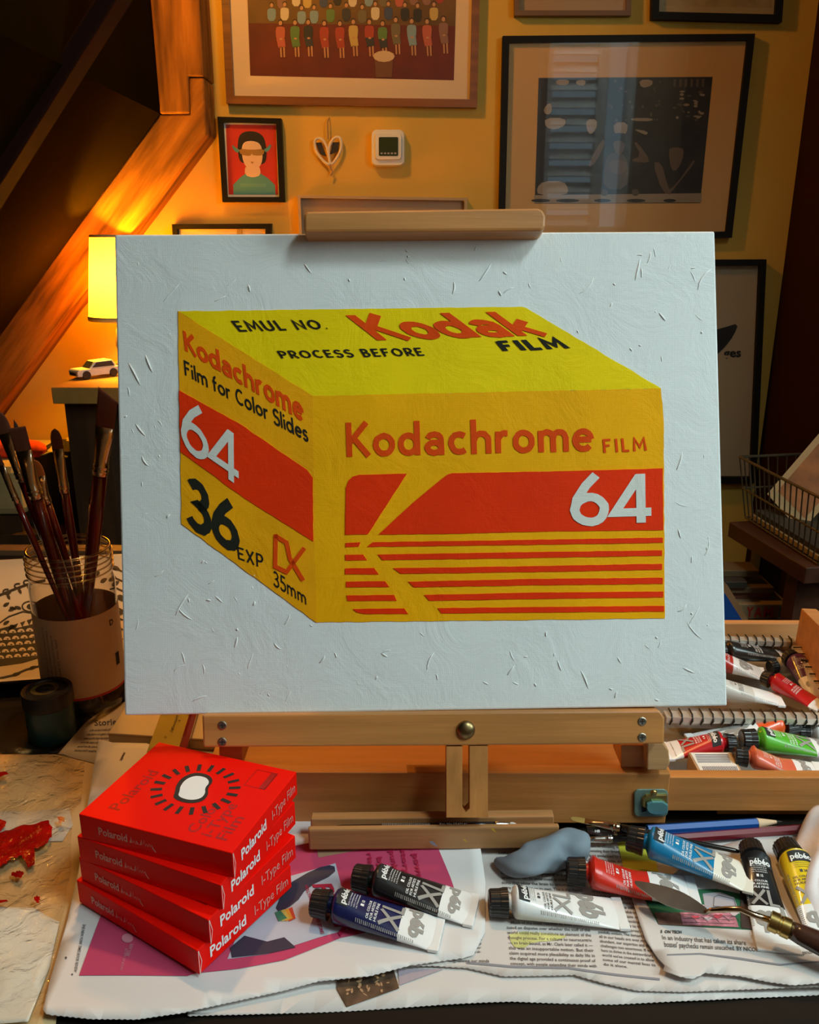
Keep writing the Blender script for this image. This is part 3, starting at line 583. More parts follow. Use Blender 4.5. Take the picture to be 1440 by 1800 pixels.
# patterned tray
cx, cy = -.50, 1.00
def sell(a, b, n, e, ang, z, cx=cx, cy=cy):
    o = []
    for i in range(n):
        t = 2*math.pi*i/n; c, s = math.cos(t), math.sin(t); x = a*math.copysign(abs(c)**e, c); y = b*math.copysign(abs(s)**e, s)
        o.append(Vector((cx+x*math.cos(ang)-y*math.sin(ang), cy+x*math.sin(ang)+y*math.cos(ang), z)))
    return o
tr = thing('serving_tray', 'large cream tray with a black folk pattern under the brush jar', 'tray', (cx, cy, TZ))
mb = MB(); ang = math.radians(9); rings = [sell(.27, .165, 64, .55, ang, TZ+.0), sell(.30, .185, 64, .6, ang, TZ+.012), sell(.31, .193, 64, .6, ang, TZ+.018), sell(.305, .188, 64, .6, ang, TZ+.0185), sell(.295, .18, 64, .6, ang, TZ+.014)]
vs = sum(rings, []); n = 64; fs = [[i*n+k, i*n+(k+1) % n, (i+1)*n+(k+1) % n, (i+1)*n+k] for i in range(4) for k in range(n)]+[list(range(n))[::-1], list(range(4*n, 5*n))]
mb.add(vs, fs); mb.build('tray_body', mat('cream_lacquer', (.66, .54, .37, 1), rough=.25), tr, auto=50)
pt = MB(); ZP = TZ+.0146
def tsurf(x, y, e=0): return onz(x, y, ZP+e)
def strk(mb, pts, w, surf, e=0, mi=0):
    v, f = stroke(pts, w, False); mb.add([surf(p.x, p.y, e) for p in v], [q[::-1] for q in f], mi)
def blob(mb, pts, surf, e=0, mi=0, sm=1):
    pts = smoothpoly(pts, sm) if sm else pts; mb.add([surf(*p, e) for p in pts], [list(range(len(pts)))], mi)
def leaf(mb, x, y, l, w, a, surf, e=0, mi=0):
    a = math.radians(a); c, s = math.cos(a), math.sin(a); P_ = [(0, 0), (l*.3, -w), (l*.7, -w*.8), (l, 0), (l*.7, w*.8), (l*.3, w)]
    blob(mb, [(x+p[0]*c-p[1]*s, y+p[0]*s+p[1]*c) for p in P_], surf, e, mi)
strk(pt, [(-20, 1052), (0, 1046), (30, 1034), (58, 1024), (80, 1020)], 4.5, tsurf)
for x, y in ((12, 1040), (32, 1030), (48, 1024)):
    strk(pt, [(x+p[0]*.8, y+p[1]*.6) for p in arc(0, 0, 8, 7, 0, 300, 10)], 3, tsurf, .0001)
    leaf(pt, x, y+4, 12, 3, 60, tsurf)
for k in range(8): leaf(pt, 5+(k % 4)*11, 1066+(k//4)*26+k*1.5, 14, 3.2, (-30, 15, 160, 200)[k % 4], tsurf)
strk(pt, [(-5, 1098), (15, 1084), (40, 1075), (75, 1080)], 2.5, tsurf); strk(pt, arc(53, 1066, 14, 9, 20, 330), 2.5, tsurf); blob(pt, ell(54, 1066, 7, 5), tsurf, .0001, 0, 0)
blob(pt, [(-10, 1108), (25, 1098), (72, 1082), (80, 1130), (82, 1152), (40, 1165), (-10, 1172)], tsurf, .0, 0, 0)
for r in range(5):
    for k in range(7):
        x = -8+k*15+(r % 2)*7-r*1.5; y = 1115+r*11-k*1.3
        if x < 66: blob(pt, [(x+p[0], y+p[1]) for p in arc(0, 0, 6.5, 6, 180, 360, 8)], tsurf, .0002, 1, 0); 
        if x < 66: blob(pt, ell(x+1, y-1.5, 2.2, 1.2, 6), tsurf, .0003, 0, 0)
for k in range(4): blob(pt, [(28+k*12, 1104-k*3), (34+k*12, 1092-k*3), (39+k*12, 1102-k*3)], tsurf, .0002, 1, 0)
strk(pt, [(-5, 1193), (25, 1186), (45, 1177), (78, 1168)], 3, tsurf, .0002); leaf(pt, 20, 1187, 18, 3, -15, tsurf, .0002); leaf(pt, 50, 1176, 16, 3, -20, tsurf, .0002)
for k in range(9):
    y = 996+k*17; leaf(pt, 196+(k % 2)*9, y, 17, 4.5, (20, 150, -30)[k % 3], tsurf); strk(pt, [(193, y+6), (203, y+3), (216, y+9)], 3, tsurf)
for k in range(12): leaf(pt, 110+(k % 4)*22, 1004+(k//4)*20, 15, 4, k*47, tsurf)
pt.build('painted_pattern', [M_ink, mat('cream_lacquer_mark', (.66, .54, .37, 1), rough=.25)], tr)
# ------------------------------------------------------------------ jar with brushes
jc = onz(152, 1262, TZ); JX, JY, JR = -.343, .805, .0415
jar = thing('plastic_jar', 'clear plastic jar with a pale paper label holding paint brushes', 'jar', (JX, JY, TZ))
J = Matrix.Translation((JX, JY, TZ)); 
pj = [(.001, .001), (.038, .001), (JR-.001, .005), (JR, .012), (JR, .138), (JR-.002, .146)]
for k in range(5): pj += [(JR-.0022, .148+k*.005), (JR-.0006, .1495+k*.005), (JR-.0006, .151+k*.005)]
pj += [(JR-.003, .1745)]
MB().lathe(pj, J, 56, cap=False).build('jar_body', clear('clear_plastic', (.95, .90, .82, 1), refl=1.8, rough=.12, ior=1.45), jar, smooth=True)
rim = MB()
for zz, rr0 in ((.1745, JR-.002), (.1690, JR), (.1635, JR), (.1580, JR), (.1520, JR-.0002)):
    rim.tube([(JX+rr0*math.cos(2*math.pi*k/48), JY+rr0*math.sin(2*math.pi*k/48), TZ+zz) for k in range(49)], .0009 if zz < .17 else .0015, 8, cap=False)
rim.build('screw_thread', clear('clear_plastic_edge', (.85, .75, .62, 1), refl=5, rough=.15), jar, smooth=True)
MB().lathe([(JR+.0004, .026), (JR+.0004, .113)], J, 56, cap=False).build('label', mat('jar_label_paper', (.60, .46, .33, 1), rough=.6), jar, smooth=True)
MB().lathe([(JR+.0007, .0245), (JR+.0007, .0270)], J, 56, cap=False).build('red_stripe', mat('label_red', (.5, .02, .015, 1)), jar, smooth=True)
jt = MB()
def jm(a0, z0): # angle position text running upward
    def f(px, txt, h, L, mi=0, bold=0): pass
def jtext(txt, ang, z0, z1, h, bold=0, mi=0):
    printed(jt, txt, lambda u, v: Vector((JX+(JR+.0009)*math.cos(ang-v*h/JR), JY+(JR+.0009)*math.sin(ang-v*h/JR), TZ+z1+(z0-z1)*u)) if True else None, bold=bold, mi=mi)
for k, s in enumerate(('TOUCHING IT IS CONSTANTLY', 'DISPOSE OF CONTENTS TO AN APPROVED', 'IN CASE OF CONTACT WITH EYES RINSE AT', 'KEEP OUT OF REACH 24 H')): jtext(s, math.radians(244+k*6.5), .036, .105-k*.004, .0016)
for ch, a_0, z_0, hh in (('D', 338, .096, .0065), ('1', 343, .050, .014)):
    printed(jt, ch, lambda u, v: Vector((JX+(JR+.0009)*math.cos(math.radians(a_0+u*8)), JY+(JR+.0009)*math.sin(math.radians(a_0+u*8)), TZ+z_0+v*hh)), bold=.02)
jt.build('label_print', M_ink, jar)
# brush builder -------------------------------------------------
M_bristle = mat('brown_bristle', (.13, .035, .012, 1), rough=.8, var=.4, vscale=120, stretch=(1, 1, .05), bump=.3)
M_bristle_d = mat('dark_bristle', (.02, .012, .008, 1), rough=.8)
M_handle_r = mat('dark_red_lacquer', (.10, .006, .004, 1), rough=.18, coat=.6)
M_handle_k = mat('black_lacquer', (.01, .01, .01, 1), rough=.2, coat=.5)
M_ferr = mat('nickel_ferrule', (.62, .50, .34, 1), rough=.22, metal=1)
def brush(base, tip, Lb, Lf, w, kind, label, hm=None, bm_=None, hr=None, group=None, roll=0, fm_=None, hb=None, sharp=None):
    d = (tip-base); L = d.length; z = d.normalized(); x = Vector((1, 0, 0)); x = (x-z*x.dot(z)).normalized(); y = z.cross(x)
    R3 = Matrix((x, y, z)).transposed().to_4x4() @ Matrix.Rotation(roll, 4, 'Z')
    t = bpy.data.objects.new('paint_brush', None); col.objects.link(t); t.matrix_world = Matrix.Translation(base) @ R3; t.empty_display_size = .02
    tag(t, label, 'paint brush', group)
    hr = hr or w*.34; Lh = L-Lb-Lf; flat = {'flat': .28, 'filbert': .32, 'round': 1, 'angle': .25}[kind]
    MB().lathe([(hr*.35, 0), (hr*.55, Lh*.04), (hr*.62, Lh*.4), (hr*1.02, Lh*.82), (hr*.95, Lh)], None, 20).build('handle', hm or M_handle_r, t, local=True, smooth=True)
    rb = hr*1.05; mb = MB(); n = 24; prof = [(rb, 0), (rb, Lf*.06), (rb*1.1, Lf*.08), (rb*1.1, Lf*.11), (rb, Lf*.13), (rb*1.1, Lf*.17), (rb*1.1, Lf*.2), (rb, Lf*.22), (rb*1.0, Lf*.35)]
    vs = []
    for i, (r, zz) in enumerate(prof): vs += [(r*math.cos(2*math.pi*k/n), r*math.sin(2*math.pi*k/n), Lh+zz) for k in range(n)]
    for fz in (.55, .75, 1):
        s_ = (fz-.35)/.65; wx = rb+(w/2-rb)*s_; wy = rb+(w/2*flat-rb)*s_
        if kind == 'round': wx = wy = rb+(w/2-rb)*s_
        vs += [(wx*math.cos(2*math.pi*k/n), wy*math.sin(2*math.pi*k/n), Lh+Lf*fz) for k in range(n)]
    m_ = len(vs)//n; mb.add(vs, [[i*n+k, i*n+(k+1) % n, (i+1)*n+(k+1) % n, (i+1)*n+k] for i in range(m_-1) for k in range(n)]+[list(range((m_-1)*n, m_*n))])
    mb.build('ferrule', fm_ or M_ferr, t, local=True, smooth=True)
    vs = []; st = 8
    for i in range(st+1):
        s_ = i/st
        if kind == 'filbert': k_ = math.sqrt(max(.0, 1-max(0, (s_-.35)/.65)**2))*1.02; k_ = max(k_, .05)
        elif kind == 'round': k_ = max(.03, (1+.25*math.sin(s_*math.pi))*(1-s_**2.2))
        else: k_ = 1+.06*s_
        for k in range(n):
            cx_, cy_ = math.cos(2*math.pi*k/n), math.sin(2*math.pi*k/n); wy = w/2*flat*(1-.75*s_) if kind != 'round' else w/2*k_
            zz = s_*Lb
            if kind == 'angle': zz = s_*Lb*(1-.30*(cx_*.5+.5))
            if kind == 'flat': zz += s_*.0008*math.sin(k*3.1)
            vs.append((w/2*k_*cx_, wy*cy_, Lh+Lf+zz))
    MB().add(vs, [[i*n+k, i*n+(k+1) % n, (i+1)*n+(k+1) % n, (i+1)*n+k] for i in range(st) for k in range(n)]+[list(range(st*n, (st+1)*n))]).build('bristles', bm_ or M_bristle, t, local=True, smooth=True)
    return t
px2m = .88/1500
def jb(tx, ty, ye, bx, by_, Lb, Lf, w, kind, label, **k):
    tip = ony(tx, ty, ye); base = Vector((JX+bx, JY+by_, TZ+.006)); return brush(base, tip, Lb*px2m, Lf*px2m, w*px2m, kind, label, group='brushes standing in the jar', **k)
jb(191, 683, .80, -.006, -.008, 64, 82, 31, 'angle', 'widest flat brush in the jar, leaning right against the canvas', hr=.0068)
jb(96, 753, .80, .008, .008, 34, 76, 19, 'filbert', 'round-ended brush standing upright in the middle of the jar', hr=.0044)
jb(30, 752, .79, .012, -.012, 38, 82, 27, 'flat', 'square-ended flat brush with worn bristles at the left of the jar', hr=.0062)
jb(-6, 722, .80, .022, -.004, 38, 84, 24, 'filbert', 'large filbert brush at the left edge of the photo in the jar', hr=.005)
jb(-8, 795, .76, .024, -.016, 22, 66, 11, 'flat', 'thin flat brush low at the left edge in the jar', hr=.0030)
jb(24, 737, .84, .012, .016, 26, 60, 7, 'round', 'dark pointed round brush behind the square flat brush in the jar', bm_=M_bristle_d, hr=.0026)
jb(58, 808, .83, .024, .006, 30, 50, 24, 'filbert', 'splayed orange-brown brush behind the other brushes in the jar', hr=.0040, bm_=mat('orange_bristle', (.35, .11, .02, 1), rough=.9, var=.3))
jb(160, 866, .83, -.014, .012, 20, 60, 5, 'round', 'thinnest dark brush in the middle of the jar', hm=M_handle_k, bm_=M_bristle_d, hr=.0017)
# paint pot
pc = onz(88, 1300, TZ); pot = thing('paint_pot', 'small teal paint pot with a black screw lid beside the jar', 'paint pot', (pc.x, pc.y+.008, TZ)); Pm = Matrix.Translation(pot.location)
MB().lathe([(.001, 0), (.0215, 0), (.0225, .002), (.0225, .034), (.0225, .036)], Pm, 40, cap=False).build('pot_body', mat('dark_teal', (.008, .055, .06, 1), rough=.35), pot, auto=40)
lp = [(.0228, .036), (.0238, .037), (.0238, .0505), (.0232, .052), (.019, .052), (.018, .0505), (.008, .0505), (.007, .0512), (.001, .0512)]
MB().lathe(lp, Pm, 48, cap=False).build('lid', mat('black_lid', (.015, .012, .01, 1), rough=.4), pot, auto=40)
MB().lathe([(.0085, .0509), (.013, .0509)], Pm @ Matrix.Translation((-.003, .002, 0)), 24, cap=False).build('ring_mark', mat('ochre_paint_mark', (.12, .08, .01, 1)), pot)
# ================================================================== PAPERS ON THE TABLE
def hfun(a, seed):
    return lambda x, y: a*(.5+.5*math.sin(x*31+seed)*math.cos(y*27+seed*1.7))+a*.5*math.sin(x*73+y*51+seed*2.3)*.5+a*.25
class Sheet:
    def __init__(s, name, label, cat, outline, z, m, h=None, kids=True, d=.012, thick=.0004, serr=None):
        s.z = z; s.h = h or (lambda x, y: 0)
        W = [onz(p[0], p[1], z) for p in outline]; s.W = W
        vs, fs = clipgrid([(p.x, p.y) for p in W], d)
        s.t = thing(name, label, cat, (sum(p.x for p in W)/len(W), sum(p.y for p in W)/len(W), TZ))
        mb = MB().add([(v.x, v.y, z+s.h(v.x, v.y)) for v in vs], fs); mb.build('sheet', m, s.t, smooth=True, solid=thick)
    def surf(s, px, py, e=0):
        p = onz(px, py, s.z); return Vector((p.x, p.y, s.z+s.h(p.x, p.y)+.00025+e))
    def patch(s, name, outline, m, e=0, sm=0, label=None):
        pts = smoothpoly(outline, sm) if sm else outline
        W = [onz(p[0], p[1], s.z) for p in pts]; vs, fs = clipgrid([(p.x, p.y) for p in W], .012)
        o = MB().add([(v.x, v.y, s.z+s.h(v.x, v.y)+.00025+e) for v in vs], fs).build(name, m, s.t, smooth=True)
        if label: o['label'] = label
        return o
    def text(s, mb, txt, q, bold=0, mi=0, e=.0002):   # q TL TR BR BL px
        printed(mb, txt, lambda u, v: s.surf(*bil(q, u, 1-v), e), bold=bold, mi=mi)
def serrate(p0, p1, n, a):
    o = []
    for i in range(n): f = i/n; o.append((p0[0]+(p1[0]-p0[0])*f, p0[1]+(p1[1]-p0[1])*f+(a if i % 2 else 0))); 
    return o
def edge(pts, a=1.6, step=5):
    o = []
    for p, q in zip(pts, pts[1:]): o += serrate(p, q, max(2, int(math.dist(p, q)/step)), a)
    o.append(pts[-1]); return o
M_news = mat('newsprint', (.66, .62, .60, 1), rough=.9, var=.04, vscale=8)
M_news2 = mat('newsprint_warm', (.64, .58, .55, 1), rough=.9, var=.05, vscale=6)
M_text = mat('newsprint_ink', (.09, .08, .085, 1), rough=.9)
M_textg = mat('newsprint_grey_ink', (.25, .24, .27, 1), rough=.9)
M_pink = mat('magenta_print', (.52, .05, .13, 1), rough=.85, var=.06, vscale=20)
# bottom layer
S0 = Sheet('newspaper', 'lowest newspaper sheet, pale edge showing along the table front', 'newspaper', edge([(1500, 1742), (1440, 1748), (1250, 1760), (1080, 1765), (900, 1762), (700, 1772), (420, 1786), (330, 1788)][::-1])+[(1500, 1500), (330, 1500)], TZ+.0004, M_news, lambda x, y: .0008*(1+math.sin(x*40)), d=.02)
S0.patch('printed_photo', [(592, 1712), (692, 1706), (702, 1740), (610, 1772), (592, 1740)], mat('brown_photo_print', (.10, .055, .03, 1), var=.8, vscale=90), .0006)
pb = MB()
for k in range(26):
    x = 606+random.random()*80; y = 1722+random.random()*32-(x-606)*.12; leaf(pb, x, y, random.uniform(5, 12), random.uniform(1, 3), random.random()*360, S0.surf, .0009)
pb.build('printed_leaves', mat('tan_leaf_print', (.42, .25, .13, 1)), S0.t)
S0.patch('printed_margin', [(700, 1706), (780, 1708), (702, 1735)], mat('lilac_print', (.40, .34, .40, 1)), .0006)
# main text newspaper
h2 = lambda x, y: .0009+.0009*math.sin(x*22+1)+.0006*math.sin(y*40+x*9)+max(0, (.455-y))*.05*(1+math.sin(x*26+2.2))
S2 = Sheet('newspaper', 'newspaper page of text columns under the white and red paint tubes', 'newspaper',
   edge([(700, 1700), (760, 1700), (822, 1704), (885, 1718), (960, 1716), (1010, 1714), (1060, 1728), (1120, 1742), (1200, 1746), (1320, 1744), (1440, 1740), (1500, 1738)])+[(1500, 1452), (1160, 1462), (900, 1475), (430, 1470), (430, 1530), (640, 1600)], TZ+.0026, M_news2, h2)
S2.patch('column_rule', [(820, 1694), (900, 1701), (1000, 1702), (1080, 1713), (1160, 1722), (1160, 1726), (1080, 1717), (1000, 1706), (900, 1705), (820, 1698)], M_textg, .0002)
S2.patch('yellow_mark', [(893, 1640), (1000, 1646), (985, 1656), (935, 1660), (920, 1672), (900, 1668)], mat('yellow_smear', (.62, .60, .22, 1), rough=.8, var=.3, vscale=60), .0001, 1)
S2.patch('printed_band', [(1085, 1478), (1150, 1490), (1160, 1545), (1100, 1540)], mat('yellow_print', (.68, .62, .05, 1)), .0002)
tx = MB()
colA = ['bothersome. An offloading of the mind onto', 'computers, he argued, the brain can extend', 'ferocious call.', '  All four of these extending aspects of', 'technology, the body, physical and social in-', 'teraction — can be understood as mental exten-', 'sions that allow the brain to accomplish far', 'more than it could on its own. This is the theory', 'of the extended mind, introduced more than two', 'decades ago by the philosophers Andy Clark', 'and David Chalmers, who asked where does', 'the mind stop and the rest of the world begin', 'and set out to augment the workings of the bio-', 'logical brain with outside-the-brain resources.', '   Much of the initial reaction to their thesis fo-', 'cused on disputes over whether the stuff of the', 'world could really constitute an element of the', 'thought process. For a culture so neurocentric', '— so brain-bound, as Mr. Clark later called it —', 'this was an insupportable notion. But their', 'claim acquired more plausibility as daily life in', 'the digital age provided a continuous proof of', 'concept, with people extending their minds with']
colB = ['people have been told. Our', 'thinkers on offloading as well', 'in boosting their brainpow-', 'ers, as evidenced by what', 'Likewise, the notes and the', 'thinkers over the centuries', 'as well as human to practice', 'aimed principally at the', 'thinking. Beginning in the', 'well into the last, all work', 'that we ask that activity', 'to be something that follows', 'the task of minds involves', 'and done in common with', 'us in tune with a setting', 'and raising our children to', 'the same to the aim of all', 'we depend on reflecting by', 'cultivating our ability to think', '    The limits of this approach are', 'painfully evident. The demands on', 'all in our heads are ever more', 'abundant, our expertise and the', 'challenges too enormous. If we', 'have to thrive in the extraordinary', 'world we\'ve created is to allow', 'some of our mental lives to', 'do it alone.']
def column(mb, S, lines, tl, tr, br, bl, h=.62, bold=.008):
    n = len(lines)
    for i, ln in enumerate(lines):
        v0 = i/n; v1 = (i+h)/n; ind = (len(ln)-len(ln.lstrip()))*.02; u1 = 1 if len(ln) > 18 else .45
        q4 = (tl, tr, br, bl); S.text(mb, ln.strip(), [bil(q4, ind, v0), bil(q4, u1, v0), bil(q4, u1, v1), bil(q4, ind, v1)], bold)
column(tx, S2, colA, (876, 1498), (1012, 1500), (1050, 1706), (898, 1703))
column(tx, S2, colB, (1026, 1476), (1096, 1478), (1156, 1712), (1062, 1702))
column(tx, S2, ['and to additional', 'the work and', 'than to nature a', 'tool so that'], (815, 1525), (850, 1525), (852, 1560), (818, 1560))
column(tx, S2, ['a', 'g.', 'to', 'they', 'g, or', 'the ab-'], (838, 1640), (862, 1640), (866, 1682), (828, 1682))
S2.text(tx, 'it', [(836, 1561), (843, 1561), (843, 1568), (836, 1568)], .02); S2.text(tx, 'augmenting our minds', [(790, 1690), (860, 1690), (860, 1696), (790, 1695)], .008)
column(tx, S2, ['It was some other a very sort', 'been shown of the rest it has', 'then been the main part of', 'over one thing with the a'], (880, 1476), (985, 1476), (990, 1496), (884, 1496))
column(tx, S2, ['the morning after that nobody had', 'who in between had seen the work', 'given and of the rest and how it', 'fell together in a new one at the', 'best of these had the many', 'and to the same in place'], (440, 1478), (560, 1478), (556, 1528), (436, 1526), .7)
tx.build('printed_text', M_text, S2.t)
# sheet with the illustration, lower right
h3 = lambda x, y: .0016+.0010*math.sin(x*30)+.0008*math.sin(y*55+1)+max(0, .462-y)*.10*(1+.4*math.sin(x*45+.5))
S3 = Sheet('newspaper', 'folded newspaper page with a pink and green illustration under the palette knife', 'newspaper',
   [(1108, 1568), (1125, 1625), (1135, 1655), (1158, 1690), (1168, 1702), (1165, 1712)]+edge([(1190, 1722), (1215, 1728), (1240, 1716), (1300, 1722), (1350, 1733), (1392, 1740), (1440, 1738), (1500, 1736)])+[(1500, 1470), (1330, 1474), (1240, 1500), (1180, 1540)], TZ+.0052, M_news, h3)
S3.patch('illustration_sky', [(1128, 1572), (1200, 1566), (1260, 1566), (1322, 1580), (1320, 1641), (1158, 1628)], mat('print_green', (.02, .13, .055, 1), rough=.85), .0002)
S3.patch('illustration_wall', [(1150, 1606), (1215, 1608), (1235, 1634), (1158, 1628)], mat('print_brick', (.20, .09, .06, 1), var=.4, vscale=200), .0004)
S3.patch('illustration_cloud', [(1235, 1574), (1265, 1572), (1290, 1582), (1300, 1612), (1240, 1606)], mat('print_lilac_grey', (.42, .38, .42, 1)), .0004)
S3.patch('illustration_flowers', [(1195, 1607), (1290, 1611), (1298, 1637), (1200, 1630)], mat('print_rose', (.60, .22, .28, 1), var=.5, vscale=180), .0006)
for k, (x, y, w_, h_) in enumerate(((1212, 1600, 9, 5), (1232, 1598, 7, 4), (1262, 1617, 9, 5), (1290, 1612, 8, 6), (1222, 1618, 8, 4), (1244, 1621, 8, 4))):
    S3.patch('illustration_flower', smoothpoly([(x-w_, y), (x-w_*.6, y-h_), (x, y-h_*.5), (x+w_*.6, y-h_), (x+w_, y), (x, y+h_)], 1), mat('print_flower_'+'ab'[k % 2], (((.55, .06, .09, 1), (.62, .50, .52, 1))[k % 2])), .0009)
S3.patch('illustration_shadow', [(1300, 1560), (1318, 1561), (1321, 1641), (1302, 1638)], mat('print_dark', (.05, .03, .025, 1)), .0006)
ft = MB()
S3.text(ft, '5  ON TECH', [(1161, 1638), (1198, 1640), (1198, 1645), (1161, 1643)], .05)
S3.text(ft, 'In an industry that has taken its share', [(1163, 1647), (1310, 1659), (1311, 1668), (1165, 1655)], .006)
S3.text(ft, 'bosses\' paychecks remain unscathed. BY NICOLE', [(1167, 1658), (1335, 1673), (1336, 1680), (1168, 1668)], .006)
S3.text(ft, 'Legends', [(1400, 1679), (1426, 1676), (1427, 1684), (1402, 1686)], .006); S3.text(ft, 'Today', [(1360, 1484), (1440, 1488), (1442, 1505), (1362, 1498)], .01)
for k in range(5): strk(ft, [(1206+k*19, 1620), (1214+k*19, 1617), (1220+k*19, 1621), (1225+k*19, 1627)], .8, lambda a, b, e: S3.surf(a, b, .001))
for k in range(3): strk(ft, [(1200, 1612+k*7), (1290, 1617+k*7)], .6, lambda a, b, e: S3.surf(a, b, .001))
strk(ft, [(1255, 1582), (1262, 1578), (1290, 1586), (1294, 1602), (1254, 1598), (1255, 1582)], .8, lambda a, b, e: S3.surf(a, b, .0009))
ft.build('printed_text', M_text, S3.t)
S3.patch('column_rule', [(1172, 1681), (1230, 1680), (1300, 1690), (1370, 1703), (1440, 1698), (1440, 1701), (1370, 1706), (1300, 1694), (1230, 1683), (1172, 1684)], M_textg, .0002)
# book review page, left
h1 = lambda x, y: .0012+.0011*math.sin(x*24+.6)+.0008*math.sin(y*35+x*12)+max(0, (y-.50))*.03+max(0, x-.04)*.06*(1+math.sin(y*50))
S1 = Sheet('newspaper', 'white newspaper page with a magenta block under the red film boxes', 'newspaper',
   [(175, 1312), (200, 1318), (260, 1320), (430, 1400), (640, 1478), (800, 1478), (842, 1484), (853, 1560), (853, 1640), (832, 1682)]+edge([(818, 1686), (720, 1700), (650, 1718), (560, 1726), (500, 1742), (400, 1764), (320, 1782), (240, 1794), (160, 1794), (82, 1786)])+[(76, 1778), (85, 1740), (104, 1676), (120, 1620), (138, 1540), (152, 1440)], TZ+.0050, mat('white_newsprint', (.70, .67, .66, 1), rough=.85, var=.03, vscale=8), h1)
S1.patch('printed_magenta_block', [(187, 1592), (260, 1560), (420, 1510), (560, 1484), (762, 1486), (770, 1500), (792, 1550), (812, 1606), (700, 1630), (600, 1650), (500, 1690), (420, 1706), (345, 1715), (330, 1720), (140, 1721)], M_pink, .0003)
S1.patch('printed_pale_cover', [(500, 1545), (590, 1522), (600, 1560), (660, 1600), (640, 1628), (560, 1650), (470, 1680), (400, 1690), (420, 1640)], mat('print_pale_blue', (.45, .50, .60, 1), var=.1, vscale=20), .0006)
S1.patch('printed_dark_shape', [(500, 1560), (555, 1530), (588, 1524), (590, 1540), (540, 1562), (520, 1590), (480, 1610)], mat('print_blueblack', (.03, .03, .06, 1)), .0009, 1)
S1.patch('printed_dark_trousers', [(405, 1670), (430, 1648), (470, 1658), (500, 1650), (520, 1668), (470, 1680), (408, 1688)], MC['print_blueblack'], .0009)
for k, (c, nm) in enumerate((((.5, .05, .02, 1), 'red'), ((.6, .3, .03, 1), 'orange'), ((.5, .45, .1, 1), 'yellow'), ((.03, .2, .12, 1), 'green'))):
    S1.patch('printed_rainbow_stripe', [(498-k*7+6, 1600+k*2), (508-k*7+6, 1596+k*2), (520-k*5, 1616), (508-k*6, 1622)], mat('print_stripe_'+nm, c), .0010+k*.00005)
S1.patch('printed_margin_strip', [(555, 1484), (640, 1480), (640, 1500), (560, 1512)], mat('print_tan_strip', (.35, .2, .12, 1)), .0005)
pk = MB(); rot = lambda x0, y0, x1, y1, h: [(x0+h, y0-1), (x1+h, y1-1), (x1, y1), (x0, y0)]
for s, q in (('A power', rot(722, 1492, 736, 1560, 10)), ('history', rot(702, 1488, 712, 1545, 9)), ('of punk', rot(681, 1487, 692, 1538, 9)), ('by', rot(663, 1515, 667, 1535, 9)), ('rise', rot(646, 1508, 650, 1535, 8)), ('PUNK', rot(550, 1558, 600, 1650, 34))): S1.text(pk, s, q, .03, e=.0012)
S1.text(pk, 'HOLLYWOOD AND OTHER STORIES', rot(536, 1560, 565, 1645, 6), .02, e=.0012); pk.build('printed_pink_title', mat('print_pink', (.38, .006, .05, 1)), S1.t)
bt_ = MB(); S1.text(bt_, 'THE NEW YORK TIMES BOOK REVIEW', [(152, 1632), (136, 1716), (131, 1714), (147, 1631)], .01, e=.0003)
blob(bt_, ell(117, 1690, 2, 2, 8), S1.surf, .0003, 0, 0); blob(bt_, ell(128, 1719, 1.6, 1.6, 8), S1.surf, .0003, 0, 0); S1.text(bt_, 'music', [(224, 1338), (217, 1352), (212, 1350), (219, 1336)], .02)
bt_.build('printed_text', M_text, S1.t)
lg = MB(); lg.add([S1.surf(*p, .0008) for p in ell(225, 1657, 10, 8, 18)], [list(range(18))[::-1]]); S1.text(lg, 'NEW YORK', [(236, 1668), (228, 1690), (222, 1688), (230, 1666)], .02, e=.0008)
S1.text(lg, 'REVIEW OF BOOKS', [(226, 1676), (216, 1714), (212, 1712), (221, 1675)], .0, e=.0008); lg.build('printed_logo', mat('print_rose_light', (.62, .25, .32, 1)), S1.t)
# dim old papers behind, left
M_kraft = mat('brown_paper', (.56, .39, .19, 1), rough=.9, var=.1, vscale=12)
S5 = Sheet('brown_paper_sheet', 'brown wrapping paper under the clear plastic film at left', 'paper', [(-60, 1326), (150, 1326), (180, 1345), (150, 1480), (118, 1620), (98, 1800), (60, 1830), (-60, 1830)], TZ+.0008, M_kraft, lambda x, y: 0, d=.03)
S6 = Sheet('newspaper', 'old newspaper page with a headline behind the red film boxes, beside the jar', 'newspaper', [(102, 1325), (150, 1270), (185, 1245), (230, 1230), (330, 1262), (400, 1330), (400, 1430), (180, 1345)], TZ+.0016, mat('old_newsprint', (.55, .46, .34, 1), rough=.9), d=.03)
ot = MB(); S6.text(ot, 'Stories', [(166, 1266), (210, 1262), (212, 1274), (166, 1276)], .015); column(ot, S6, ['of the new book in which all that', 'came before is set against a long', 'winter and the things that follow', 'are in this sense only a first of', 'several from the same house that', 'had been told it would be better'], (160, 1282), (200, 1280), (178, 1326), (128, 1324)); ot.build('printed_text', M_text, S6.t)
S7 = Sheet('paper_sheet', 'pale loose sheet lying under the clear film by the box stack', 'paper', [(60, 1425), (122, 1420), (128, 1450), (110, 1478), (30, 1480), (-60, 1480), (-60, 1425)], TZ+.0018, mat('pale_paper', (.66, .62, .55, 1)), d=.03)
S8 = Sheet('paper_sheet', 'crumpled white paper under the film in the lower left corner', 'paper', [(-60, 1600), (60, 1598), (105, 1622), (88, 1700), (50, 1800), (-60, 1800)], TZ+.0018, mat('crumpled_white', (.70, .72, .70, 1), rough=.8, bump=1, bscale=25), lambda x, y: .0015*math.sin(x*90)*math.cos(y*70)+.0015, d=.008)
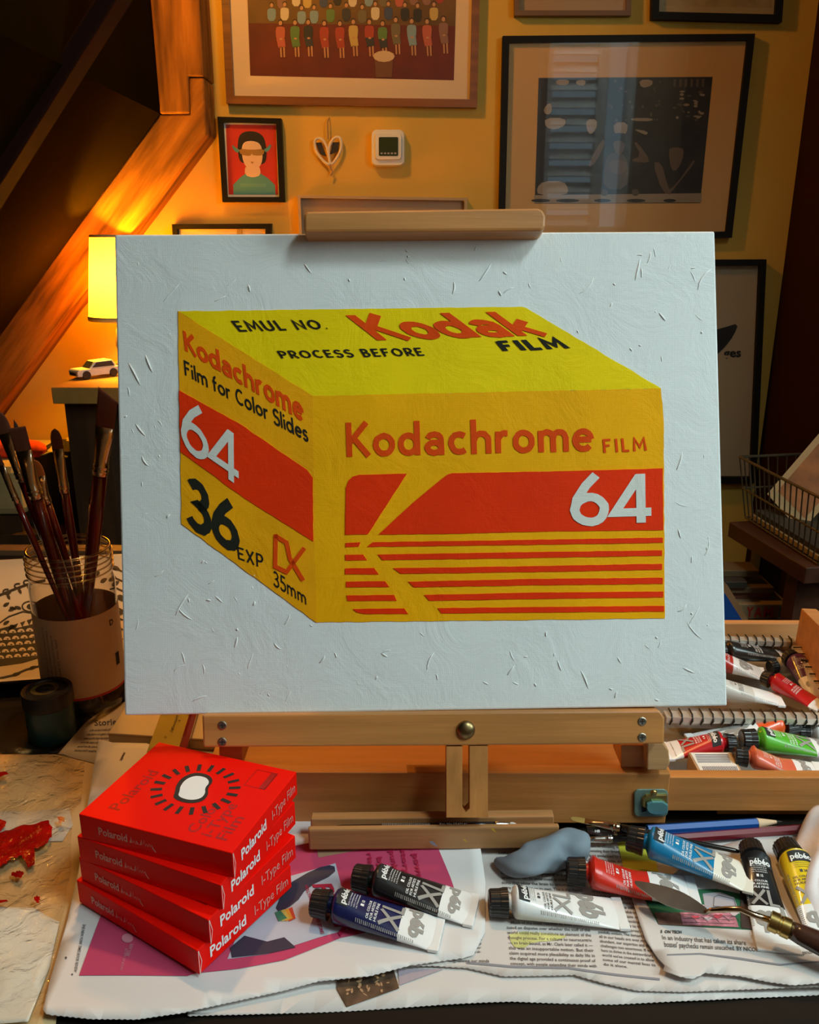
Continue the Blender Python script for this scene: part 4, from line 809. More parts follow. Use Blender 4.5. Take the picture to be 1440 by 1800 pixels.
# sketch pad, ruler, red pencil
sp = thing('sketch_pad', 'cream sketch pad lying behind the box stack under the steel ruler', 'sketch pad', onz(280, 1280, TZ))
a_ = [onz(*p, TZ+.014) for p in ((190, 1288), (380, 1300), (400, 1205), (250, 1195))]; a_ = [Vector((v.x, v.y, TZ+.0022)) for v in a_]
MB().hexa(a_, [v+Vector((0, 0, .009)) for v in a_]).build('pages', mat('cream_pad', (.62, .50, .32, 1)), sp)
MB().hexa([v+Vector((0, 0, .009)) for v in a_], [v+Vector((0, 0, .0115)) for v in a_]).build('cover', mat('cream_cover', (.64, .52, .33, 1)), sp, bevel=.001)
ru = thing('steel_ruler', 'greenish steel ruler lying across the sketch pad', 'ruler', onz(290, 1300, TZ+.014))
def rs(px, py, e=0): return onz(px, py, TZ+.0142+e)
rq = [(290, 1235), (345, 1235), (318, 1325), (258, 1322)]; rv = [rs(*p) for p in rq][::-1]
MB().hexa([v-Vector((0, 0, .0008)) for v in rv], rv).build('blade', mat('green_steel', (.16, .15, .055, 1), rough=.4, metal=.4), ru)
rt = MB(); printed(rt, 'Selectum', lambda u, v: rs(297+u*11-v*-3-0+v*-8+6, 1288-u*30-v*2, .0002), bold=.01)
for k in range(16): y = 1238+k*5; x = 345-(y-1235)*.3; strk(rt, [(x-2, y), (x-(8 if k % 4 == 0 else 5), y-.4)], .7, rs, .0002)
for k, ch in enumerate('2654'): y = 1312-k*14; printed(rt, ch, lambda u, v: rs(277+k*12+v*5, y-u*5, .0002))
rt.build('scale_marks', M_ink, ru)
def pencil(p0, p1, r, label, m, sharp=True, name='pencil', tipc=None, endcap=None, fac=6, text=None):
    d = p1-p0; L = d.length; z = d.normalized(); x = Vector((0, 0, 1)); x = (x-z*x.dot(z)).normalized(); y = z.cross(x)
    t = bpy.data.objects.new(name, None); col.objects.link(t); t.matrix_world = Matrix.Translation(p0) @ Matrix((x, y, z)).transposed().to_4x4(); t.empty_display_size = .02
    tag(t, label, name.replace('_', ' '))
    Ls = L-(r*5.2 if sharp else 0)
    MB().lathe([(r, 0), (r, Ls)], None, fac).build('barrel', m, t, local=True, bevel=.0002)
    if sharp:
        MB().lathe([(r*.98, Ls), (r*.3, Ls+r*3.9)], None, 16, cap=True).build('wood_point', mat('pencil_wood', (.68, .48, .30, 1), rough=.7), t, local=True)
        MB().lathe([(r*.3, Ls+r*3.9), (r*.05, L)], None, 12).build('lead', tipc or M_ink, t, local=True)
    return t
zt_ = TZ+.018
pencil(onz(345, 1240, zt_), onz(318, 1330, zt_), .0042, 'dark red pencil beside the steel ruler', mat('pencil_dark_red', (.22, .012, .01, 1), rough=.25, coat=.5), sharp=False)
# ================================================================== EASEL + CANVAS
CC = Vector((.01008, .64867, 1.04685)); U = Vector((.99961086, .02516173, .01204263)); V = Vector((-.01934297, .31416442, .94917152)); N = U.cross(V)   # N points away? checked below
if N.y > 0: N = -N
CWd, CH = .472, .3776
def cs(px, py, e=0): return onp(px, py, CC+N*e, N)
def uvn(u, v, n): return CC+U*u+V*v+N*n
pa = thing('canvas_painting', 'white canvas painting of a yellow and red film box resting on the easel', 'painting', uvn(0, -CH/2, 0))
c4 = [cs(201, 412), cs(1257, 406), cs(1279, 1241), cs(219, 1258)]
bk4 = [v-N*.018 for v in c4]
MB().hexa(bk4[::-1], c4[::-1]).build('stretched_canvas', white_paint, pa, bevel=.0015)
def cpoly(mb, pts, e, mi=0, wob=.6, sub=14):
    out = []
    for i in range(len(pts)):
        a = pts[i]; b = pts[(i+1) % len(pts)]; n = max(1, int(math.dist(a, b)/sub))
        for j in range(n):
            f = j/n; out.append((a[0]+(b[0]-a[0])*f+(random.uniform(-wob, wob) if j else 0), a[1]+(b[1]-a[1])*f+(random.uniform(-wob, wob) if j else 0)))
    f_ = [cs(*p, e) for p in out]; b_2 = [cs(*p, 0) for p in out]; n = len(out)
    mb.add(f_+b_2, [list(range(n))]+[[i, i+n, (i+1) % n+n, (i+1) % n] for i in range(n)], mi)
Ytop = canvas_mat('paint_lemon', (.92, .66, .002, 1), .08); Yfr = canvas_mat('paint_yellow', (.95, .43, .001, 1), .08); Ysd = canvas_mat('paint_deep_yellow', (.92, .39, .003, 1), .12)
Rd = canvas_mat('paint_red', (.86, .035, .001, 1), .08); Rl = canvas_mat('paint_letter_red', (.82, .07, .002, 1), .15); Bl = canvas_mat('paint_black', (.018, .018, .012, 1), .3); Wt = canvas_mat('paint_letter_white', (.72, .72, .66, 1), .08)
m = MB(); cpoly(m, [(313, 547), (480, 545), (917, 539), (925, 541), (1163, 683), (549, 697)], .0004); m.build('painted_box_top', Ytop, pa)
m = MB(); cpoly(m, [(549, 696), (1162, 683), (1167, 740), (1169, 1087), (555, 1094)], .0005); m.build('painted_box_front', Yfr, pa)
m = MB(); cpoly(m, [(313, 547), (550, 696), (556, 1094), (319, 921)], .0006); m.build('painted_box_side', Ysd, pa)
m = MB(); cpoly(m, [(315, 686), (420, 744), (540, 826), (550, 840), (551, 952), (430, 876), (317, 794)], .0010)
c6 = lambda x, y: (580+x/2.3226, 780+y/2.3226)
for P_ in ([(62, 372), (65, 180), (76, 150), (95, 133), (120, 127), (315, 122), (155, 370)], [(500, 120), (750, 116), (1100, 108), (1360, 100), (1362, 352), (900, 358), (500, 367), (198, 371), (340, 240), (455, 145), (480, 126)],
           [(64, 405), (125, 402), (118, 420), (64, 422)], [(62, 453), (135, 452), (152, 475), (64, 477)], [(62, 509), (180, 507), (200, 533), (62, 533)], [(66, 563), (225, 561), (243, 585), (66, 586)], [(68, 619), (262, 617), (273, 641), (72, 642)], [(94, 675), (303, 672), (320, 695), (140, 695), (110, 688)],
           [(175, 402), (700, 394), (1360, 383), (1360, 404), (700, 414), (152, 421)], [(195, 452), (700, 444), (1357, 435), (1357, 457), (700, 468), (215, 475)], [(258, 508), (800, 500), (1357, 490), (1357, 514), (800, 524), (290, 531)],
           [(320, 563), (800, 552), (1360, 547), (1360, 572), (800, 578), (343, 586)], [(385, 617), (800, 608), (1362, 603), (1362, 627), (800, 634), (406, 641)], [(440, 671), (800, 667), (1365, 662), (1365, 685), (800, 689), (456, 693)]):
    cpoly(m, [c6(*p) for p in P_], .0010, 0, .35)
m.build('painted_red_bands', Rd, pa)
rl = MB(); blk = MB(); wl = MB()
def flipq(q): return q
painted(rl, 'Kodachrome', [(607, 743), (1043, 733), (1045, 793), (609, 803)], cs, .175, .08, eps=.0009)
painted(rl, 'FILM', [(1059, 772), (1136, 769), (1138, 792), (1061, 796)], cs, .17, .22, eps=.0009)
painted(rl, 'Kodak', [(607, 554), (905, 547), (963, 589), (664, 598)], cs, .205, .05, eps=.0009)
painted(rl, 'Kodachrome', [(321, 580), (531, 697), (535, 742), (325, 616)], cs, .20, .05, eps=.0009)
painted(blk, 'FILM', [(871, 600), (980, 594), (1002, 612), (885, 617)], cs, .24, .2, eps=.0009)
painted(blk, 'EMUL NO.', [(405, 564), (568, 562), (578, 578), (421, 583)], cs, .17, .16, eps=.0009)
painted(blk, 'PROCESS BEFORE', [(486, 617), (740, 611), (748, 625), (495, 630)], cs, .17, .18, eps=.0009)
painted(blk, 'Film for Color Slides', [(322, 632), (540, 748), (543, 778), (325, 659)], cs, .15, .03, eps=.0009)
painted(blk, '36', [(328, 834), (419, 893), (421, 975), (330, 920)], cs, .20, .0, eps=.0009)
painted(blk, 'EXP', [(416, 960), (463, 976), (464, 1000), (418, 982)], cs, .14, .12, eps=.0009)
painted(blk, '35mm', [(480, 1001), (538, 1040), (540, 1064), (481, 1029)], cs, .13, .06, eps=.0009)
painted(wl, '64', [(1000, 836), (1149, 832), (1150, 918), (1003, 923)], cs, .17, .05, eps=.0015)
painted(wl, '64', [(316, 692), (422, 770), (423, 857), (317, 783)], cs, .14, .0, eps=.0015)
c8 = lambda x, y: (280+x/2.904, 500+y/2.904)
for P_ in ([(595, 1275), (592, 1440), (650, 1468), (742, 1345)], [(590, 1282), (650, 1318), (668, 1400), (735, 1512)]):
    v, f = stroke([c8(*p) for p in P_], 7.5); rl.add([cs(p.x, p.y, .0011) for p in v], f)
rl.build('painted_red_lettering', Rl, pa); blk.build('painted_black_lettering', Bl, pa); wl.build('painted_white_numerals', Wt, pa)
# dried palette-knife ridges in the white ground
rg = MB(); random.seed(11)
def inbox(x, y): return 305 < x < 1175 and 532 < y < 1100 and not (y < 690 and x > 930 and (x-930)*.6 > (y-535)) and not (x < 550 and y > 915+(x-319)*.73)
for k in range(330):
    x = random.uniform(215, 1245); y = random.uniform(430, 1235)
    if inbox(x, y) or y > 1235: continue
    a = random.choice((-1.25, 1.2, .7, -.6, 1.5))+random.uniform(-.4, .4); l = random.choice((6, 10, 18, 34))*random.uniform(.6, 1.3); cv_ = random.uniform(-.5, .5)
    pts = [(x+l*s*math.cos(a+cv_*s), y+l*s*math.sin(a+cv_*s)) for s in (0, .25, .5, .75, 1)]
    if any(inbox(*p) for p in pts) or any(not (210 < p[0] < 1255 and 420 < p[1] < 1238) for p in pts): continue
    w = random.uniform(.0003, .0008); rg.tube([cs(*p, .0000) for p in pts], [w*.3, w, w*1.1, w, w*.3], 6)
rg.build('paint_ridges', white_paint, pa, smooth=True)['kind'] = 'stuff'
# easel
ea = thing('box_easel', 'beech box easel with clamps holding the canvas on the work table', 'easel', (0, .65, TZ))
def slab(mb, pxs, n0, n1, mi=0):   # prism in easel plane; n toward camera
    f = [cs(*p, n1) for p in pxs]; b = [v-N*(n1-n0) for v in f]; n = len(f)
    mb.add(f+b, [list(range(n)), list(range(n, 2*n))[::-1]]+[[i, i+n, (i+1) % n+n, (i+1) % n] for i in range(n)], mi); return mb
slab(MB(), [(534, 376), (540, 371), (946, 365), (955, 369), (960, 380), (959, 398), (953, 405), (534, 408)], -.02, .022).build('top_clamp', M_beech, ea, bevel=.002)
slab(MB(), [(705, 376), (785, 376), (790, 1300), (712, 1300)], -.045, -.0205).build('mast', M_beech_z, ea, bevel=.001)
slab(MB(), [(355, 1257), (1160, 1249), (1169, 1262), (1168, 1308), (357, 1314)], -.02, .0075).build('lower_bar', M_beech, ea, bevel=.0015)
sc = []
for p in ((391, 1275), (391, 1304), (1129, 1268), (1129, 1296)):
    c = cs(*p, .0076); Rm = Matrix((U, V, N if U.cross(V).dot(N) > 0 else N)).transposed().to_4x4(); Mx = Matrix.Translation(c) @ Rm
    s_ = MB().lathe([(.0034, -.001), (.0034, .0004), (.0028, .0007), (.0001, .0005)], Mx, 20, cap=False); s_.build('screw', M_darksteel, ea)
    MB().box(-.0022, .0022, -.0004, .0004, .0004, .0008, M=Mx).box(-.0004, .0004, -.0022, .0022, .0004, .0008, M=Mx).build('screw_slot', M_ink, ea)
c = cs(819, 1283, .0076); Mx = Matrix.Translation(c) @ Rm
MB().lathe([(.0072, -.001), (.0072, .0008), (.0064, .002), (.0045, .0032), (.0022, .0039), (.0001, .0041)], Mx, 28, cap=False).build('carriage_bolt', mat('bronze_bolt', (.28, .20, .09, 1), rough=.35, metal=1), ea, smooth=True)
# slotted upright with a real slot
sl_ = [(785, 1312), (858, 1311), (858, 1452), (785, 1452)]; so_ = [(813, 1312), (825, 1312), (825, 1420), (819, 1427), (813, 1420)]
slab(slab(slab(MB(), [(785, 1312), (813, 1312), (813, 1437), (785, 1437)], -.008, .006), [(826, 1311), (858, 1311), (858, 1437), (826, 1437)], -.008, .006), [(813, 1421), (819, 1428), (826, 1421), (826, 1437), (813, 1437)], -.008, .006).build('slotted_upright', M_beech_z, ea)
# ledge: two strips with a groove
ya = onz(545, 1494, TZ+.012).y
def lz_(px, py, y): return ony(px, py, y)
f0 = lz_(541, 1458, ya); f1 = lz_(984, 1453, ya+.004); f2 = lz_(978, 1492, ya+.004); f3 = lz_(543, 1495, ya)
bkv = Vector((0, .012, .003))
def pr2(c4, off): return MB().hexa([v+off for v in c4][::-1], c4[::-1])
M_ledge = wood('beech_ledge', (.44, .21, .075, 1), 'x', .5, .25, 90)
MB().add([f0, f1, f2, f3]+[v+Vector((0, .005, 0)) for v in (f0, f1, f2, f3)], [[3, 2, 1, 0], [4, 5, 6, 7], [0, 1, 5, 4], [2, 3, 7, 6], [1, 2, 6, 5], [3, 0, 4, 7]]).build('ledge_front', M_ledge, ea, bevel=.0015)
g = [lz_(546, 1440, ya+.0135), lz_(974, 1435, ya+.0175), lz_(976, 1480, ya+.0175), lz_(546, 1484, ya+.0135)]
MB().add(g+[v+Vector((0, .009, 0)) for v in g], [[3, 2, 1, 0], [4, 5, 6, 7], [0, 1, 5, 4], [2, 3, 7, 6], [1, 2, 6, 5], [3, 0, 4, 7]]).build('ledge_back', M_ledge, ea, bevel=.001)
gf = [Vector((f3.x+.002, ya+.005, f3.z)), Vector((f2.x-.002, ya+.009, f2.z)), Vector((f2.x-.002, ya+.0174, f2.z)), Vector((f3.x+.002, ya+.0134, f3.z))]
MB().hexa(gf, [v+Vector((0, 0, .012)) for v in gf]).build('ledge_floor', M_ledge, ea)
sm2 = MB()
for (x, y, w, h_) in ((762, 1484, 9, 5), (868, 1460, 6, 4), (818, 1478, 5, 3)):
    sm2.add([lz_(*p, ya-.0004) for p in smoothpoly([(x-w, y-h_), (x, y-h_*1.1), (x+w*.4, y), (x+w, y+h_), (x, y+h_*.4)], 1)], [list(range(10))[::-1]], 0 if x < 800 else 1)
sm2.build('paint_spot', [mat('blue_grey_paint', (.25, .30, .38, 1)), mat('yellow_paint_spot', (.6, .35, .03, 1))], ea)
# box body
BY = .598; zb0, zb1 = TZ+.0075, ony(500, 1358, BY).z; xL = ony(365, 1400, BY).x; xR = ony(1175, 1400, BY).x
MB().box(xL, xR, BY, BY+.012, zb0, zb1).build('front_panel', M_beech, ea, bevel=.001)
MB().box(xL, xR, .86, .872, zb0, zb1).build('back_panel', M_beech, ea); MB().box(xL, xL+.012, BY+.012, .86, zb0, zb1).build('side_panel', M_beech_y, ea); MB().box(xR-.012, xR, BY+.012, .86, zb0, zb1-.004).build('side_panel', M_beech_y, ea)
MB().box(xL+.012, xR-.012, BY+.012, .86, zb1-.020, zb1-.014).build('inner_board', M_beech, ea)
for (x0, x1, y0, y1, nm) in ((385, 426, 1311, 1350, 'support_block'), (1092, 1140, 1310, 1349, 'support_block'), (1138, 1178, 1306, 1354, 'support_block')):
    p = [ony(x0, y1, BY+.006), ony(x1, y1, BY+.006), ony(x1, y0, BY+.006), ony(x0, y0, BY+.006)]
    if x0 == 1138: p = [ony(x0, y1, BY-.006), ony(x1-6, y1, BY-.006), ony(x1, y1-12, BY-.006), ony(x1-2, y0+14, BY-.006), ony(x1-12, y0, BY-.006), ony(x0, y0, BY-.006)]
    n = len(p); MB().add(p+[v+Vector((0, .03, 0)) for v in p], [list(range(n)), list(range(n, 2*n))[::-1]]+[[i, i+n, (i+1) % n+n, (i+1) % n] for i in range(n)]).build(nm, M_beech_edge if x0 == 1138 else M_beech, ea, bevel=.001)
# latch
M_zinc = mat('teal_zinc', (.28, .42, .36, 1), rough=.35, metal=.5, var=.4, vscale=60); LY = BY-.001
def latchpoly(pts, d0, d1, m, nm, bev=.0008):
    f = [ony(*p, BY-d1) for p in pts]; n = len(f); MB().add(f+[Vector((v.x, BY-d0, v.z)) for v in f], [list(range(n)), list(range(n, 2*n))[::-1]]+[[i, i+n, (i+1) % n+n, (i+1) % n] for i in range(n)]).build(nm, m, la, bevel=bev)
la = thing('box_latch', 'teal and brass metal latch at the right end of the easel box front', 'latch', ony(1145, 1436, BY-.006))
latchpoly(rr(1115, 1388, 1175, 1436, 9)[:], 0.0002, .0018, M_zinc, 'plate')
latchpoly([(1129, 1405), (1136, 1398), (1174, 1398), (1174, 1412), (1137, 1412), (1137, 1422), (1129, 1418)], .0018, .004, M_brass, 'brass_clip')
latchpoly(smoothpoly([(1138, 1410), (1175, 1410), (1175, 1433), (1145, 1433), (1136, 1424)], 1), .004, .0065, mat('blue_zinc', (.16, .40, .42, 1), rough=.3, metal=.5), 'catch')
latchpoly([(1129, 1408), (1136, 1404), (1137, 1426), (1129, 1428)], .0018, .0026, M_ink, 'slot', .0001)
cL = ony(1149, 1393, BY-.0045); MB().lathe([(.0028, 0), (.0028, .0012), (.002, .002), (.0001, .0022)], Matrix.Translation(cL) @ Matrix.Rotation(math.pi/2, 4, 'X'), 18, cap=False).build('screw', M_brass, la, smooth=True)
# ------------------------------------------------------------------ drawer
DX0 = xR+.0015; DX1 = .80; DY = .606; dz0 = TZ+.014; dz1 = ony(1300, 1367, DY).z; yb = onz(1300, 1096, dz1).y
dr = MB().box(DX0, DX1, DY+.0112, yb+.0098, dz0-.004, dz0).build('drawer', mat('tray_aluminium', (.55, .55, .52, 1), rough=.35, metal=.8), ea)
MB().box(DX0, DX1, DY, DY+.011, dz0, dz1).build('front_panel', M_beech, dr, bevel=.0008)
MB().box(DX0, DX1, yb, yb+.010, dz0, dz1).build('back_panel', wood('beech_orange', (.50, .22, .07, 1), 'x', .5, .2, 90), dr, bevel=.0008)
MB().box(DX0, DX0+.009, DY+.011, yb, dz0, dz1-.01).build('side_panel', M_beech_y, dr)
for nm, yy in (('foot', .62), ('foot', .84)): MB().box(DX0+.05, DX1-.05, yy, yy+.02, TZ+.0005, dz0-.004).build(nm, M_beech, dr)
M_tray = mat('bright_tray_metal', (.75, .70, .62, 1), rough=.35, metal=.55)
def divider(pa_, pb_, z, n, w=.009, hh=.018):
    a = onz(*pa_, z); b = onz(*pb_, z); d = (b-a).normalized(); q = Vector((-d.y, d.x, 0))
    if q.y < 0: q = -q
    mb = MB(); r = [a-q*0, b, b+q*w, a+q*w]
    if (r[1]-r[0]).cross(r[2]-r[1]).z < 0: r = r[::-1]
    mb.hexa([v-Vector((0, 0, .0015)) for v in r], r)
    e = [a+q*w, b+q*w, b+q*(w+.001), a+q*(w+.001)]
    if (e[1]-e[0]).cross(e[2]-e[1]).z < 0: e = e[::-1]
    mb.hexa([v-Vector((0, 0, hh)) for v in e], e)
    e = [a, b, b-q*.001, a-q*.001]
    if (e[1]-e[0]).cross(e[2]-e[1]).z < 0: e = e[::-1]
    mb.hexa([v-Vector((0, 0, .006)) for v in e], e)
    o = mb.build('tray_divider', M_tray, dr)
    L_ = (b-a).length; sk = MB()
    for i in range(n):
        c_ = a+d*(L_*(i+.5)/n); sk.tube([c_+q*(w+.002)+Vector((0, 0, .0018)), c_+q*.001+Vector((0, 0, .0022)), c_-q*.002-Vector((0, 0, .003)), c_-q*.002-d*.002-Vector((0, 0, .007))], .00085, 6)
    sk.build('spring_clip', mat('dark_wire', (.05, .045, .035, 1), rough=.4, metal=.7), dr)
    return o
divider((1172, 1260), (1500, 1264), TZ+.046, 18, .010)
divider((1262, 1124), (1399, 1128), TZ+.046, 9, .008)
divider((1470, 1235), (1408, 1136), TZ+.046, 8, .008)
# tapered side wall at far right
sw = [onz(1404, 1098, TZ+.03), onz(1500, 1240, TZ+.03)]
pq_ = [ony(1405, 1140, .86), ony(1418, 1145, .86), ony(1500, 1290, .70)]
A = [ony(1409, 1069, .865), ony(1434, 1071, .865), ony(1520, 1150, .74), ony(1500, 1190, .70)]
mb = MB(); zlow = TZ+.02
tp4 = [ony(1409, 1069, .868), ony(1435, 1070, .868), ony(1545, 1150, .74), ony(1470, 1130, .74)]; bt4 = [Vector((v.x-.002, v.y, zlow)) for v in tp4]
if (tp4[1]-tp4[0]).cross(tp4[2]-tp4[1]).z < 0: tp4 = tp4[::-1]; bt4 = bt4[::-1]
mb.hexa(bt4, tp4); mb.build('side_wall', MC['beech_orange'], dr, bevel=.001)
# ================================================================== PAINT TUBES
M_cap = mat('black_cap', (.012, .012, .012, 1), rough=.3)
def tube(capp, endp, z, r, colr, label, zone=.60, tail=(.82, .82, .82, 1), squeeze=1.0, texts=True, tilt=0, roll=0, capf=1, wf=1.32, brand=True, big='péb', bar=True, ink=(.85, .85, .85, 1), xl=True, name='paint_tube', zend=None, cap=True, curl=0):
    a = onz(*capp, z+r*.7); b = onz(*endp, z+.003); d = b-a; L = math.hypot(d.x, d.y); ang = math.atan2(d.y, d.x)
    t = thing(name, label, 'paint tube', (a.x, a.y, z), ang, 'oil paint tubes'); t.rotation_euler = (0, -tilt, ang)
    cn = '%02x%02x%02x' % tuple(int(max(0, min(1, q))**.45*255) for q in colr[:3]); cm = mat('tube_'+cn, colr, rough=.3, coat=.3); tm = mat('tube_tail_%d' % int(tail[2]*100), tail, rough=.32, coat=.2)
    cL = min(.016, L*.14)*capf; rc = r*.80; ns = cL+.002
    mb = MB(); n = 40
    if cap:
        RX = Matrix.Translation((0, 0, r*.95)) @ Matrix.Rotation(math.pi/2, 4, 'Y'); vs = []; prof = [(rc*.3, .0006), (rc*.86, 0), (rc*.98, .0012), (rc, cL*.55), (rc*1.02, cL*.6), (rc*1.08, cL*.98), (rc*.95, cL)]
        for (q, zz) in prof:
            for k in range(n*2):
                rr_ = q*(1+(.035 if (k//2) % 2 else 0)*(1 if q > rc*.8 else 0)); an = 2*math.pi*k/(n*2); vs.append(RX @ Vector((rr_*math.cos(an), rr_*math.sin(an), zz)))
        m2 = n*2; mb.add(vs, [[i*m2+k, i*m2+(k+1) % m2, (i+1)*m2+(k+1) % m2, (i+1)*m2+k] for i in range(len(prof)-1) for k in range(m2)]+[list(range(m2))[::-1], list(range((len(prof)-1)*m2, len(prof)*m2))])
        mb.build('cap', M_cap, t, local=True)
    x0 = ns+.004; LB = L-x0
    def sec(s):   # s 0..1 -> halfwidth, halfheight
        e = s**(.9/squeeze); k = 1-e; hh = max(.0007, r*(k**.8)); ww = r+(r*wf-r)*min(1, s*1.15)
        if squeeze > 1.3: hh = max(.0007, hh*(1-.25*math.exp(-((s-.45)/.18)**2)))
        return ww, hh
    def pos(x, yf, e=0):   # along metres from cap; yf -1..1
        s = max(0, min(1, (x-x0)/LB)); w, h = sec(s); cz_ = max(h, .95*r*(1-min(1, s*1.6))) if s < .6 else h
        cz_ = h+(r*.95-r)*0; yy = max(-1, min(1, yf)); z_ = h+h*math.sqrt(max(0, 1-abs(yy)**2.4))
        return Vector((x, yy*w, z_+e+curl*max(0, s-.5)**2))
    body = MB(); rings = 26; vs = [(ns-.002, 0, r)]; 
    xs = [(ns-.003, .45), (ns, .5), (x0-.0015, .93), (x0, 1.0)]; vs = []
    for x, k in xs:
        for q in range(n): an = 2*math.pi*q/n; vs.append((x, r*k*math.cos(an), r+r*k*math.sin(an)))
    for i in range(1, rings+1):
        s = i/rings; w, h = sec(s)
        for q in range(n):
            an = 2*math.pi*q/n; c_, s_ = math.cos(an), math.sin(an); ex = 2/(2+.4*s); vs.append((x0+s*LB, w*math.copysign(abs(c_)**ex, c_), h+h*math.copysign(abs(s_)**ex, s_)+curl*max(0, s-.5)**2))
    R_ = len(xs)+rings; fs = []; mi = []
    for i in range(R_-1):
        xm = vs[(i+1)*n][0]
        for q in range(n): fs.append([i*n+q, (i+1)*n+q, (i+1)*n+(q+1) % n, i*n+(q+1) % n]); mi.append(0 if (xm-x0)/LB <= zone+1e-3 else 1)
    body.add(vs, fs+[list(range(n)), list(range((R_-1)*n, R_*n))[::-1]]); body.m = mi+[0, 1]
    body.build('tube_body', [cm, tm], t, local=True, auto=50)
    w1 = r*wf; zc = curl*.25
    MB().box(L-.0075, L, -w1*1.01, w1*1.01, .0+zc, .0026+zc).build('crimped_end', tm, t, local=True, bevel=.0005)
    mk = MB(); im = mat('tube_ink_%d' % int(ink[0]*100), ink, rough=.4)
    if texts:
        def T(txt, xa, h, ya, yb_, bold=.01, e=.00035, mi_=0):   # reads across the tube, letter tops toward cap
            printed(mk, txt, lambda u, v: pos(xa-v*h, ya+(yb_-ya)*u, e), bold=bold, mi=mi_)
        if brand:
            bp_ = []; xa = x0+.001; 
            gr_ = [[pos(xa+i*.0011, -.62+j*.14, .0003) for j in range(12)] for i in range(8)]
            mk.add(sum(gr_, []), [[i*12+j, (i+1)*12+j, (i+1)*12+j+1, i*12+j+1] for i in range(7) for j in range(11)], 2)
            T('pébéo', xa+.0062, .0042, -.55, .75, .03, .0006, 1)
        q_ = min(1.1, LB*zone/.049)
        for k, s in enumerate(('BLEU OUTREMER', 'ULTRAMARINE BLUE', 'AZUL ULTRAMAR', 'ULTRAMARIN')): T(s, x0+(.0105+k*.0019)*q_, .0010*q_, -.5, .45, .0)
        T('■ %d' % random.choice((10, 24, 15, 36)), x0+.0205*q_, .0024*q_, -.25, .15, .02)
        for k, s in enumerate(('OIL COLOUR', 'FOR ARTISTS', 'HUILE FINE')): T(s, x0+(.0252+k*.0029)*q_, .0019*q_, -.75, .35, .015)
        if xl:
            xa = x0+LB*zone-.001; hX = .0150*q_
            for P_ in ([(-.75, 0), (.05, 1)], [(-.75, 1), (.05, 0)], [(.25, 1), (.25, .0), (.72, .0)]):
                pp_ = resample(P_, .2); v, f = stroke(pp_, .17); mk.add([pos(xa-q.y*hX, q.x, .0005) for q in v], f, 3)
        if big and zone < .75:
            printed(mk, big, lambda u, v: pos(x0+LB*zone+.006+v*(LB*(1-zone)-.014)*.70, .88-1.66*u, .0004), bold=.05, mi=3)
        if bar:
            for k in range(30):
                xa = x0+.016+k*.0014
                if xa < x0+LB*.9: mk.add([pos(xa, -.97, .0003), pos(xa+random.choice((.0004, .0008)), -.97, .0003), pos(xa+.0006, -.86, .0003), pos(xa, -.86, .0003)], [[0, 1, 2, 3]], 4)
        mk.build('label_print', [im, M_white, M_ink, M_grey, mat('barcode_grey', (.35, .33, .3, 1))], t, local=True)
    return t
PZ = TZ+.0075
tube((549, 1592), (777, 1640), PZ, .0118, (.006, .010, .07, 1), 'ultramarine blue oil paint tube, nearest the red film boxes', .63)
tube((622, 1547), (838, 1598), PZ, .0118, (.012, .012, .013, 1), 'black-labelled oil paint tube behind the ultramarine blue one', .66)
tube((859, 1592), (1100, 1603), TZ+.005, .0115, (.78, .78, .78, 1), 'all-white crumpled oil paint tube on the newspaper text', .50, squeeze=1.15, ink=(.06, .06, .06, 1))
tube((996, 1536), (1228, 1566), TZ+.0062, .0122, (.62, .025, .012, 1), 'bright red oil paint tube lying flat, crossed by the palette knife', .57, squeeze=1.5, brand=False, xl=False)
tube((1102, 1478), (1325, 1543), TZ+.015, .0122, (.008, .20, .42, 1), 'cerulean blue oil paint tube with a paint-stained white end', .62, tail=(.80, .76, .66, 1))
tube((1318, 1492), (1372, 1672), TZ+.008, .0110, (.012, .012, .013, 1), 'squeezed black oil paint tube under the palette knife', .50, squeeze=2.2)
tube((1378, 1492), (1470, 1660), TZ+.010, .0120, (.80, .56, .01, 1), 'yellow oil paint tube beside the white rag', .58, squeeze=1.2, ink=(.06, .05, .02, 1))
# drawer tubes (trays)
DZ = TZ+.020
dt = dict(texts=True)
tube((1292, 1312), (1166, 1318), DZ+.008, .0105, (.50, .006, .012, 1), 'red oil paint tube in the front tray, pointing left at the easel bar', .70)
tube((1302, 1305), (1480, 1318), DZ+.008, .0115, (.10, .46, .03, 1), 'green oil paint tube in the front tray of the drawer', .62)
tube((1290, 1333), (1450, 1354), DZ+.012, .0100, (.68, .14, .07, 1), 'salmon oil paint tube lying at the front rim of the drawer', .58, squeeze=1.6, brand=False, xl=False)
tube((1402, 1277), (1215, 1303), DZ+.005, .0105, (.78, .09, .01, 1), 'orange-banded white oil paint tube behind the green one', .30, brand=False, xl=False, ink=(.1, .1, .1, 1))
tube((1190, 1268), (1310, 1277), DZ-.002, .009, (.25, .30, .36, 1), 'grey-blue oil paint tube half under the front tray divider', .4, brand=False, xl=False)
tube((1400, 1288), (1540, 1300), DZ-.001, .010, (.6, .6, .58, 1), 'pale grey oil paint tube at the right end of the front tray', .4, brand=False, xl=False)
tube((1250, 1150), (1408, 1152), DZ+.006, .0115, (.02, .018, .016, 1), 'black-bodied oil paint tube at the back of the rear tray', .66, brand=False, xl=False)
tube((1240, 1164), (1346, 1184), DZ+.004, .0115, (.45, .03, .02, 1), 'white-ended oil paint tube with grey lettering in the rear tray', .30, brand=False, xl=False)
